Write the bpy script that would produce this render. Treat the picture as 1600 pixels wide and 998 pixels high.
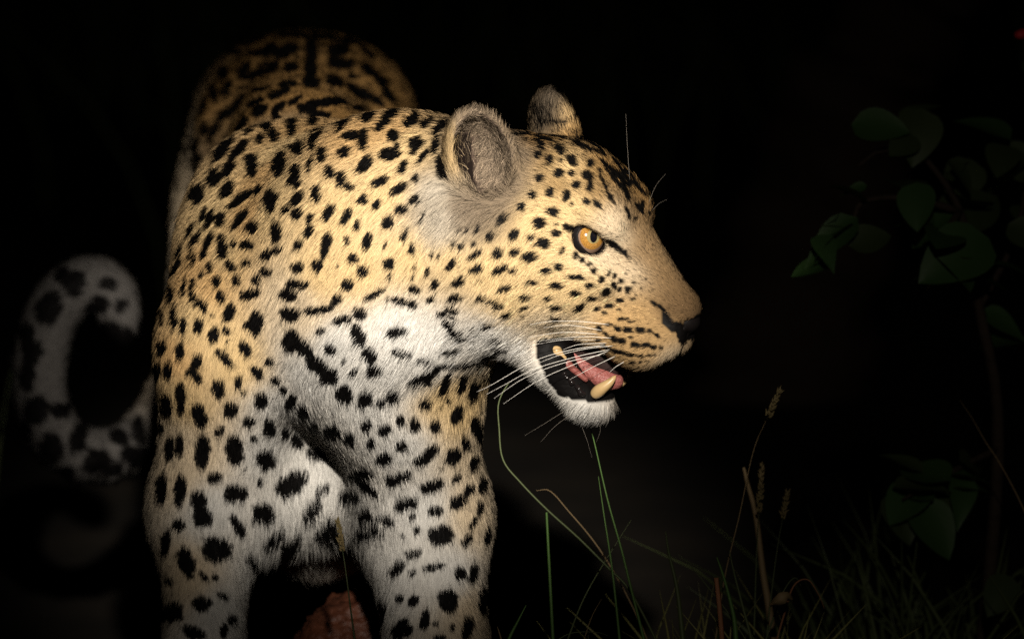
import bpy, math, random
import numpy as np
from mathutils import Vector, Matrix
from mathutils.bvhtree import BVHTree

for o in list(bpy.data.objects):
    bpy.data.objects.remove(o)
SC = bpy.context.scene
COL = SC.collection
rng = np.random.default_rng(7)
random.seed(7)

# ------------------------------------------------------------------ camera, sky, spotlight, exposure
ELEV = math.radians(8.0)          # the camera looks down by this much
DIST = 6.0                        # metres from the lens to the plane of focus
MPP = 0.0006                      # metres per photo pixel (1600 wide) in that plane
TGT = np.array([0.0, 0.0, 0.515]) # world point at the middle of the picture
RIGHT = np.array([1.0, 0, 0])
UP = np.array([0, math.sin(ELEV), math.cos(ELEV)])
BACK = np.array([0, -math.cos(ELEV), math.sin(ELEV)])   # towards the camera
CAMP = TGT + BACK * DIST

cam = bpy.data.cameras.new('camera')
cam_ob = bpy.data.objects.new('camera', cam)
COL.objects.link(cam_ob)
cam.sensor_width = 36.0
cam.lens = 36.0 * DIST / (1600 * MPP)
cam.clip_start = 0.1
cam.clip_end = 500
cam_ob.location = CAMP
cam_ob.rotation_euler = (math.pi / 2 - ELEV, 0, 0)
cam.dof.use_dof = True
cam.dof.focus_distance = DIST - 0.10
cam.dof.aperture_fstop = 4.8
SC.camera = cam_ob

world = bpy.data.worlds.new('World')
SC.world = world
world.use_nodes = True
wn = world.node_tree
sky = wn.nodes.new('ShaderNodeTexSky')
sky.sky_type = 'NISHITA'
sky.sun_disc = False
sky.sun_elevation = math.radians(-4)      # night: the sun is far below the horizon
sky.sun_rotation = math.radians(200)
wn.links.new(sky.outputs[0], wn.nodes['Background'].inputs[0])
wn.nodes['Background'].inputs[1].default_value = 0.004

# the hand-held spotlight of the vehicle, just above the camera: its narrow beam and the weak spill round it
LPOS = Vector((0.18, -5.55, 2.55))
LAIM = Vector((-0.080, 0.0, 0.610))
for nm, en, deg, bl in (('spotlight_beam', 4050, 7.3, 0.95), ('spotlight_spill', 125, 22.0, 1.0)):
    lamp = bpy.data.lights.new(nm, 'SPOT')
    lamp.energy = en
    lamp.color = (1.0, 0.92, 0.80)
    lamp.spot_size = math.radians(deg)
    lamp.spot_blend = bl
    lamp.shadow_soft_size = 0.05
    lamp_ob = bpy.data.objects.new(nm, lamp)
    COL.objects.link(lamp_ob)
    lamp_ob.location = LPOS
    lamp_ob.rotation_euler = (LAIM - LPOS).to_track_quat('-Z', 'Y').to_euler()

vs = SC.view_settings
vs.view_transform = 'Standard'
vs.look = 'None'
vs.exposure = 0.0
vs.gamma = 1.0
vs.use_curve_mapping = False
SC.render.film_transparent = False
SC.cycles.use_denoising = False
SC.cycles.max_bounces = 5
SC.cycles.diffuse_bounces = 2
SC.cycles.sample_clamp_direct = 6.0
SC.cycles.sample_clamp_indirect = 1.0
SC.cycles.glossy_bounces = 2
SC.cycles.caustics_reflective = False
SC.cycles.caustics_refractive = False
SC.cycles_curves.shape = 'RIBBONS'
SC.cycles_curves.subdivisions = 2


def C(px, py, Z=0.0):
    """world point seen at photo pixel (px, py), Z metres nearer than the plane of focus"""
    k = MPP * (DIST - Z) / DIST
    return TGT + RIGHT * ((px - 800) * k) + UP * ((499 - py) * k) + BACK * Z


def project(P):
    """photo pixel and Z of world points (N,3)"""
    d = P - TGT
    Z = d @ BACK
    k = MPP * (DIST - Z) / DIST
    return 800 + (d @ RIGHT) / k, 499 - (d @ UP) / k, Z


# ------------------------------------------------------------------ implicit surfaces -> one continuous mesh
def sd_cone(p, a, b, r1, r2):
    ba = (b - a).astype(np.float32); l2 = float(ba @ ba); rr = r1 - r2
    a2 = l2 - rr * rr; il2 = 1.0 / l2
    pa = p - a.astype(np.float32)
    y = pa @ ba; z = y - l2
    w = pa * l2 - y[:, None] * ba
    x2 = np.einsum('ij,ij->i', w, w)
    y2 = y * y * l2; z2 = z * z * l2
    k = np.sign(rr) * rr * rr * x2
    d = (np.sqrt(np.maximum(x2 * a2 * il2, 0)) + y * rr) * il2 - r1
    m2 = np.sign(y) * a2 * y2 < k
    d = np.where(m2, np.sqrt(x2 + y2) * il2 - r1, d)
    m1 = np.sign(z) * a2 * z2 > k
    d = np.where(m1, np.sqrt(x2 + z2) * il2 - r2, d)
    return d


def sd_ell(p, c, R, r):
    q = (p - c.astype(np.float32)) @ R.astype(np.float32)
    r = np.asarray(r, np.float32)
    a = q / r; b = a / r
    k0 = np.sqrt(np.einsum('ij,ij->i', a, a)); k1 = np.sqrt(np.einsum('ij,ij->i', b, b)) + 1e-9
    return k0 * (k0 - 1.0) / k1


class Prim:
    def __init__(s, kind, args, k=0.03, op='u', flow=(0, 0, -1), fl=0.014):
        s.kind = kind; s.args = args; s.k = k; s.op = op
        s.flow = np.array(flow, float); s.fl = fl

    def d(s, p):
        if s.kind == 'c':
            return sd_cone(p, *s.args)
        if s.kind == 'e':
            return sd_ell(p, *s.args)
        return s.args[0](p)


def cone(a, ra, b, rb, **kw):
    return Prim('c', (np.array(a, float), np.array(b, float), ra, rb), **kw)


def ell(c, r, R=None, **kw):
    return Prim('e', (np.array(c, float), np.eye(3) if R is None else np.array(R, float), r), **kw)


def combine(d, e, k, op):
    if op == 'u':
        h = np.maximum(k - np.abs(d - e), 0) / k
        return np.minimum(d, e) - h * h * k * 0.25
    e = -e
    h = np.maximum(k - np.abs(d - e), 0) / k
    return np.maximum(d, e) + h * h * k * 0.25


def sdf_mesh(prims, h, B=8):
    """sparse surface nets of the smooth union/difference of prims; returns verts, quads"""
    lo = np.full(3, 1e9); hi = -lo
    for pr in prims:
        if pr.op != 'u':
            continue
        if pr.kind == 'c':
            a, b, r1, r2 = pr.args
            lo = np.minimum(lo, np.minimum(a - r1, b - r2)); hi = np.maximum(hi, np.maximum(a + r1, b + r2))
        else:
            c, R, r = pr.args; m = max(r)
            lo = np.minimum(lo, c - m); hi = np.maximum(hi, c + m)
    lo -= 0.01 + 3 * h; hi += 0.01 + 3 * h
    nb = np.ceil((hi - lo) / (h * B)).astype(int)
    bi = np.stack(np.meshgrid(*[np.arange(n) for n in nb], indexing='ij'), -1).reshape(-1, 3)
    cen = (lo + (bi + 0.5) * h * B).astype(np.float32)
    pd = np.stack([pr.d(cen) for pr in prims])
    d = None
    for i, pr in enumerate(prims):
        d = pd[i] if d is None else combine(d, pd[i], pr.k, pr.op)
    rad = h * B * 0.5 * 1.7321
    act = np.abs(d) < rad * 1.6 + 0.004
    bi = bi[act]; pd = pd[:, act]
    nB = len(bi); S = B + 1
    g = np.stack(np.meshgrid(*[np.arange(S)] * 3, indexing='ij'), -1).reshape(-1, 3)
    base = bi * B
    D = np.full((nB, S ** 3), 1.0, np.float32)
    pts = (lo + (base[:, None, :] + g[None]) * h).astype(np.float32)
    for i, pr in enumerate(prims):
        m = pd[i] < rad * 2.6 + pr.k * 2.5 + 0.05
        if not m.any():
            continue
        e = pr.d(pts[m].reshape(-1, 3)).reshape(-1, S ** 3)
        D[m] = combine(D[m], e, pr.k, pr.op)
    D = D.reshape(nB, S, S, S)
    neg = D < 0
    n = nb * B + 2
    cidx = lambda c: (c[..., 0].astype(np.int64) * n[1] + c[..., 1]) * n[2] + c[..., 2]
    # cells with a sign change
    corner = [(i, j, k) for i in (0, 1) for j in (0, 1) for k in (0, 1)]
    cnt = sum(neg[:, i:i + B, j:j + B, k:k + B].astype(np.int8) for i, j, k in corner)
    cb, ci, cj, ck = np.nonzero((cnt > 0) & (cnt < 8))
    loc = np.stack([ci, cj, ck], -1)
    acc = np.zeros((len(cb), 3)); num = np.zeros(len(cb))
    for a in range(8):
        for ax in range(3):
            ca = np.array(corner[a])
            if ca[ax]:
                continue
            cc = ca.copy(); cc[ax] = 1
            va = D[cb, ci + ca[0], cj + ca[1], ck + ca[2]]; vb = D[cb, ci + cc[0], cj + cc[1], ck + cc[2]]
            m = (va < 0) != (vb < 0)
            t = np.where(m, va / np.where(m, va - vb, 1), 0)
            pos = np.tile(ca.astype(float), (len(cb), 1)); pos[:, ax] += t
            acc[m] += pos[m]; num[m] += 1
    gc = base[cb] + loc
    V = lo + (gc + acc / num[:, None]) * h
    key = cidx(gc); order = np.argsort(key); skey = key[order]
    quads = []
    for ax in range(3):
        o1, o2 = [(1, 2), (2, 0), (0, 1)][ax]
        sl0 = [slice(0, B)] * 3; sl1 = [slice(0, B)] * 3; sl1[ax] = slice(1, B + 1)
        n0 = neg[(slice(None), *sl0)]; n1 = neg[(slice(None), *sl1)]
        eb, ei, ej, ek = np.nonzero(n0 != n1)
        p0 = base[eb] + np.stack([ei, ej, ek], -1)
        q = []
        for d1, d2 in ((-1, -1), (0, -1), (0, 0), (-1, 0)):
            c = p0.copy(); c[:, o1] += d1; c[:, o2] += d2
            kk = cidx(c); pos = np.searchsorted(skey, kk); pos = np.minimum(pos, len(skey) - 1)
            q.append(np.where(skey[pos] == kk, order[pos], -1))
        q = np.stack(q, -1)
        flip = ~n0[eb, ei, ej, ek]
        q[flip] = q[flip][:, ::-1]
        quads.append(q[(q >= 0).all(1)])
    Q = np.concatenate(quads)
    return V, Q


def mesh_obj(name, V, F, mat=None, parent=None, smooth=True):
    me = bpy.data.meshes.new(name)
    V = np.asarray(V, float)
    if isinstance(F, np.ndarray):
        nf, k = F.shape
        me.vertices.add(len(V)); me.vertices.foreach_set('co', V.astype(np.float32).ravel())
        me.loops.add(nf * k); me.loops.foreach_set('vertex_index', F.astype(np.int32).ravel())
        me.polygons.add(nf); me.polygons.foreach_set('loop_start', np.arange(0, nf * k, k, dtype=np.int32))
        me.update(calc_edges=True)
    else:
        me.from_pydata([tuple(v) for v in V], [], F)
    me.validate()
    if smooth:
        me.polygons.foreach_set('use_smooth', np.ones(len(me.polygons), bool))
    me.update()
    if mat:
        me.materials.append(mat)
    o = bpy.data.objects.new(name, me)
    COL.objects.link(o)
    if parent:
        attach(o, parent)
    return o


def attach(o, parent):
    o.parent = parent
    o.matrix_parent_inverse = Matrix.Translation(parent.location).inverted() if parent.parent is None else Matrix.Identity(4)


def tag(o, label, cat, group=None, kind=None):
    o['label'] = label; o['category'] = cat
    if group:
        o['group'] = group
    if kind:
        o['kind'] = kind


def empty(name, loc):
    o = bpy.data.objects.new(name, None)
    o.location = loc
    o.empty_display_size = 0.05
    COL.objects.link(o)
    return o


def rot_to(zaxis, xhint):
    z = np.array(zaxis, float); z /= np.linalg.norm(z)
    x = np.array(xhint, float); x -= z * (x @ z); x /= np.linalg.norm(x)
    return np.stack([x, np.cross(z, x), z], 1)     # columns are the axes
# ------------------------------------------------------------------ the leopard: skeleton of round cones and ellipsoids
# body frame: x to the right of the picture, y away from the camera, z up (metres)
CX = -0.205
BP = []   # primitives of the one continuous body
back = (0.0, 1.0, -0.15)
BP += [
    ell((CX, 0.41, 0.485), (0.114, 0.34, 0.178), flow=(0, 1, -0.35), fl=0.014),
    ell((-0.185, 0.215, 0.405), (0.128, 0.11, 0.165), k=0.05, flow=(0, -0.05, -1), fl=0.016),
    ell((-0.215, 0.70, 0.51), (0.112, 0.30, 0.135), k=0.06, flow=(0, 1, -0.3), fl=0.016),
    ell((-0.222, 0.92, 0.565), (0.116, 0.17, 0.132), k=0.05, flow=(0, 1, -0.4), fl=0.015),
    cone((-0.268, 0.80, 0.60), 0.060, (-0.272, 0.99, 0.605), 0.066, k=0.05, flow=(0, 1, -0.4), fl=0.015),
    cone((-0.178, 0.80, 0.60), 0.058, (-0.180, 0.99, 0.602), 0.062, k=0.05, flow=(0, 1, -0.4), fl=0.015),
    cone((-0.212, 0.24, 0.625), 0.047, (-0.222, 0.80, 0.640), 0.05, k=0.06, flow=(0, 1, -0.1), fl=0.015),
    # hind legs
    cone((-0.283, 0.90, 0.50), 0.082, (-0.315, 0.78, 0.34), 0.055, k=0.05, flow=(0, 0.5, -1), fl=0.014),
    cone((-0.315, 0.78, 0.34), 0.052, (-0.325, 0.98, 0.21), 0.030, k=0.03, flow=(0, 0.2, -1), fl=0.011),
    cone((-0.325, 0.98, 0.21), 0.028, (-0.325, 0.93, 0.06), 0.025, k=0.02, flow=(0, 0, -1), fl=0.009),
    cone((-0.325, 0.93, 0.045), 0.034, (-0.325, 0.85, 0.032), 0.032, k=0.02, flow=(0, -1, -0.4), fl=0.009),
    cone((-0.165, 0.93, 0.50), 0.085, (-0.115, 0.93, 0.33), 0.055, k=0.05, flow=(0, 0.5, -1), fl=0.014),
    cone((-0.115, 0.93, 0.33), 0.052, (-0.095, 1.14, 0.21), 0.030, k=0.03, flow=(0, 0.2, -1), fl=0.011),
    cone((-0.095, 1.14, 0.21), 0.028, (-0.095, 1.11, 0.06), 0.025, k=0.02, flow=(0, 0, -1), fl=0.009),
    cone((-0.095, 1.11, 0.045), 0.034, (-0.095, 1.03, 0.032), 0.032, k=0.02, flow=(0, -1, -0.4), fl=0.009),
    # left fore leg (in the picture)
    cone((-0.243, 0.17, 0.610), 0.050, (-0.258, 0.035, 0.485), 0.066, k=0.04, flow=(-0.2, 0.2, -1), fl=0.013),
    cone((-0.258, 0.035, 0.485), 0.067, (-0.290, 0.085, 0.32), 0.053, k=0.05, flow=(-0.1, 0.1, -1), fl=0.013),
    cone((-0.290, 0.085, 0.32), 0.050, (-0.293, 0.04, 0.20), 0.034, k=0.035, flow=(0, 0.05, -1), fl=0.012),
    cone((-0.293, 0.04, 0.20), 0.034, (-0.287, 0.02, 0.075), 0.033, k=0.02, flow=(0, 0, -1), fl=0.010),
    cone((-0.285, 0.015, 0.048), 0.040, (-0.285, -0.055, 0.034), 0.036, k=0.02, flow=(0, -1, -0.4), fl=0.009),
    # right fore leg
    cone((-0.150, 0.15, 0.600), 0.055, (-0.108, -0.015, 0.470), 0.072, k=0.05, flow=(0.2, 0.2, -1), fl=0.013),
    cone((-0.108, -0.015, 0.470), 0.072, (-0.083, 0.045, 0.32), 0.058, k=0.05, flow=(0.05, 0.1, -1), fl=0.013),
    cone((-0.083, 0.045, 0.32), 0.056, (-0.070, -0.02, 0.20), 0.046, k=0.035, flow=(0, 0.05, -1), fl=0.012),
    cone((-0.070, -0.02, 0.20), 0.045, (-0.070, -0.05, 0.075), 0.036, k=0.02, flow=(0, 0, -1), fl=0.010),
    cone((-0.070, -0.055, 0.048), 0.041, (-0.068, -0.125, 0.034), 0.037, k=0.02, flow=(0, -1, -0.4), fl=0.009),
    # breast wall between the shoulders
    cone((-0.255, 0.110, 0.425), 0.055, (-0.115, 0.100, 0.425), 0.055, k=0.05, flow=(0, 0, -1), fl=0.015),
    cone((-0.262, 0.115, 0.335), 0.050, (-0.108, 0.110, 0.335), 0.050, k=0.05, flow=(0, 0, -1), fl=0.017),
    # neck
    cone((-0.210, 0.13, 0.54), 0.082, (-0.155, -0.000, 0.545), 0.098, k=0.07, flow=(-0.45, 0.2, -0.85), fl=0.012),
    cone((-0.190, 0.14, 0.572), 0.104, (-0.105, -0.03, 0.598), 0.107, k=0.07, flow=(-0.5, 0.3, -0.75), fl=0.012),
    cone((-0.105, -0.03, 0.598), 0.107, (-0.03, -0.075, 0.606), 0.097, k=0.04, flow=(-0.45, 0.1, -0.8), fl=0.012),
    ell((-0.100, -0.070, 0.512), (0.075, 0.055, 0.040), k=0.05, flow=(-0.5, 0, -0.8), fl=0.013),
]
for x0, y0 in ((-0.285, 0.0), (-0.070, -0.080)):             # toes of the fore paws
    for t in (-1.5, -0.5, 0.5, 1.5):
        BP.append(cone((x0 + t * 0.016, y0 - 0.055, 0.030), 0.017, (x0 + t * 0.021, y0 - 0.083 + abs(t) * 0.008, 0.022), 0.016, k=0.008, flow=(0, -1, -0.3), fl=0.006))
# tail: leaves the rump, drops, sweeps left and curls up
TAIL = [C(468, 150, -1.06), C(400, 330, -1.18), C(310, 540, -1.12), C(232, 672, -0.95), C(165, 712, -0.86), C(95, 690, -0.82), C(62, 615, -0.8),
        C(68, 530, -0.8), C(92, 472, -0.8), C(135, 443, -0.8), C(172, 458, -0.8), C(188, 505, -0.8)]
TR = [.038, .030, .027, .026, .026, .026, .025, .025, .025, .025, .023, .017]


def spline(P, n, extra=None):
    """Catmull-Rom samples through P (and a value per point)"""
    P = np.asarray(P, float)
    if extra is not None:
        P = np.column_stack([P, extra])
    Q = np.vstack([2 * P[0] - P[1], P, 2 * P[-1] - P[-2]])
    out = []
    for i in range(1, len(Q) - 2):
        for t in np.linspace(0, 1, n, endpoint=False):
            a, b, c, d = Q[i - 1:i + 3]
            out.append(0.5 * (2 * b + (c - a) * t + (2 * a - 5 * b + 4 * c - d) * t * t + (3 * b - a - 3 * c + d) * t ** 3))
    out.append(P[-1])
    return np.array(out)


_t = spline(TAIL, 2, TR)
for i in range(len(_t) - 1):
    f = _t[i + 1, :3] - _t[i, :3]
    BP.append(cone(_t[i, :3], _t[i, 3], _t[i + 1, :3], _t[i + 1, 3], k=0.012, flow=f / np.linalg.norm(f), fl=0.016))
NBODY = len(BP)

# head frame: x forward to the nose, y to the near side, z up (centimetres)
YAW, PITCH, ROLL = math.radians(22), math.radians(15), math.radians(10)
_f = np.array([math.cos(YAW) * math.cos(PITCH), -math.sin(PITCH), math.sin(YAW) * math.cos(PITCH)])
_s0 = np.array([-math.sin(YAW), 0, math.cos(YAW)])
_u0 = np.cross(_s0, _f)
_s = math.cos(ROLL) * _s0 - math.sin(ROLL) * _u0
_u = math.cos(ROLL) * _u0 + math.sin(ROLL) * _s0
toW = lambda v: RIGHT * v[0] + UP * v[1] + BACK * v[2]
HF, HS, HU = toW(_f), toW(_s), toW(_u)
HO = C(880, 400, 0.10)
HR = np.stack([HF, HS, HU], 1)


def H(x, y, z):
    return HO + (HF * x + HS * y + HU * z) * 0.01


def HD(x, y, z):
    v = HF * x + HS * y + HU * z
    return v / np.linalg.norm(v)


def hl(P):
    return (P - HO) @ HR * 100.0


def hell(c, r, R=None, **kw):
    return ell(H(*c), np.array(r) * 0.01, HR if R is None else HR @ np.array(R), **kw)


def hcone(a, ra, b, rb, **kw):
    return cone(H(*a), ra * 0.01, H(*b), rb * 0.01, **kw)


def roty(deg):
    a = math.radians(deg)       # pitch nose-down for positive
    return np.array([[math.cos(a), 0, math.sin(a)], [0, 1, 0], [-math.sin(a), 0, math.cos(a)]])


HP = [
    hell((0.5, 0, 6.6), (4.2, 3.6, 3.6), roty(25), k=0.02, flow=HD(-1, 0, 0.3), fl=0.011),
    hell((-2.2, 0, 3.6), (7.6, 6.2, 6.6), k=0.03, flow=HD(-1, 0, 0.2), fl=0.008),
    hcone((4.2, 0, 3.6), 3.3, (11.6, 0, -1.6), 2.05, k=0.03, flow=HD(-1, 0, 0.5), fl=0.005),
    hcone((4.5, 0, -1.0), 4.0, (10.4, 0, -3.8), 2.5, k=0.02, flow=HD(-1, 0, 0), fl=0.005),
]
for s in (1, -1):
    HP += [
        hell((-0.8, 4.6 * s, -0.6), (6.0, 2.9, 5.2), roty(20), k=0.03, flow=HD(-1, 0, -0.35), fl=0.010),
        hell((-5.0, 5.0 * s, -3.8), (4.5, 3.0, 5.2), roty(20), k=0.03, flow=HD(-0.9, 0, -0.5), fl=0.016),
        hell((3.9, 3.6 * s, 5.75), (2.8, 1.7, 1.15), roty(28), k=0.02, flow=HD(-1, 0, 0.5), fl=0.007),
        hell((4.0, 2.3 * s, 7.0), (2.6, 1.9, 1.25), roty(32), k=0.015, flow=HD(-1, 0, 0.5), fl=0.007),
        hell((4.6, 4.0 * s, 0.9), (2.6, 1.3, 1.0), roty(35), k=0.015, flow=HD(-1, 0, -0.2), fl=0.006),
        hell((9.2, 2.25 * s, -5.2), (3.4, 2.0, 2.65), roty(12), k=0.012, flow=HD(-1, 0, -0.25), fl=0.006),
        hell((12.1, 1.2 * s, -4.4), (1.5, 1.2, 2.0), k=0.010, flow=HD(-0.4, 0, -0.8), fl=0.005),
        hell((3.6, 3.0 * s, -4.4), (3.6, 1.6, 2.5), roty(5), k=0.015, flow=HD(-1, 0, -0.2), fl=0.006),
        # lower jaw
        hcone((-3.0, 3.9 * s, -6.2), 2.6, (1.6, 3.0 * s, -9.0), 1.9, k=0.02, flow=HD(-0.9, 0, -0.5), fl=0.012),
        hcone((1.6, 2.8 * s, -9.3), 1.9, (4.8, 1.3 * s, -12.2), 1.75, k=0.012, flow=HD(-0.6, 0, -0.8), fl=0.008),
    ]
HP += [
    hell((12.5, 0, -1.6), (1.5, 1.75, 1.35), roty(25), k=0.012, flow=HD(-1, 0, 0.6), fl=0.004),
    hell((5.4, 0, -12.6), (2.1, 2.0, 1.6), k=0.012, flow=HD(-0.3, 0, -1), fl=0.012),
    hell((-2.0, 0, -7.5), (4.5, 3.8, 2.6), k=0.02, flow=HD(-1, 0, -0.4), fl=0.016),
]
# ears: cupped shells
EARS = []
for s in (1, -1):
    n = HD(0.60, 0.74 * s, 0.28); up = HD(-0.30, 0.20 * s, 0.93)
    R = rot_to(n, np.cross(up, n))
    ce = H(-6.9, 7.2, 8.8) if s > 0 else H(-5.6, -7.0, 9.0)
    EARS.append((ce, R, s))
    HP.append(Prim('e', (ce, R, (0.032, 0.0455, 0.021) if s > 0 else (0.040, 0.044, 0.019)), k=0.018, flow=toW((0, 1, 0)) if s > 0 else HD(-0.5, 0, 1), fl=0.009))
    HP.append(hcone((-5.6, 5.4 * s, 4.0), 2.6, (-6.3, 6.3 * s, 6.2), 2.2, k=0.02, flow=HD(-0.5, 0, 0.8), fl=0.012))
for ce, R, s in EARS:
    HP.append(Prim('e', (ce + R[:, 2] * 0.010, R, (0.0255, 0.039, 0.026)), k=0.006, op='s', flow=HD(0.2, 0.2 * s, 1), fl=0.014))
# eye sockets
EYE_R = 0.0174
EYE_C = [H(3.1, 3.2, 3.2), H(3.1, -3.2, 3.2)]
for c, sg in zip(EYE_C, (1, -1)):
    HP.append(ell(c + (HF * 0.45 + HS * 0.9 * sg) * 0.0065, (0.0206,) * 3, k=0.005, op='s', flow=HD(-1, 0, 0), fl=0.003))
# nostril hollows
for s in (1, -1):
    HP.append(hell((13.5, 1.05 * s, -2.7), (0.55, 0.35, 0.3), k=0.004, op='s', fl=0.002))
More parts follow.
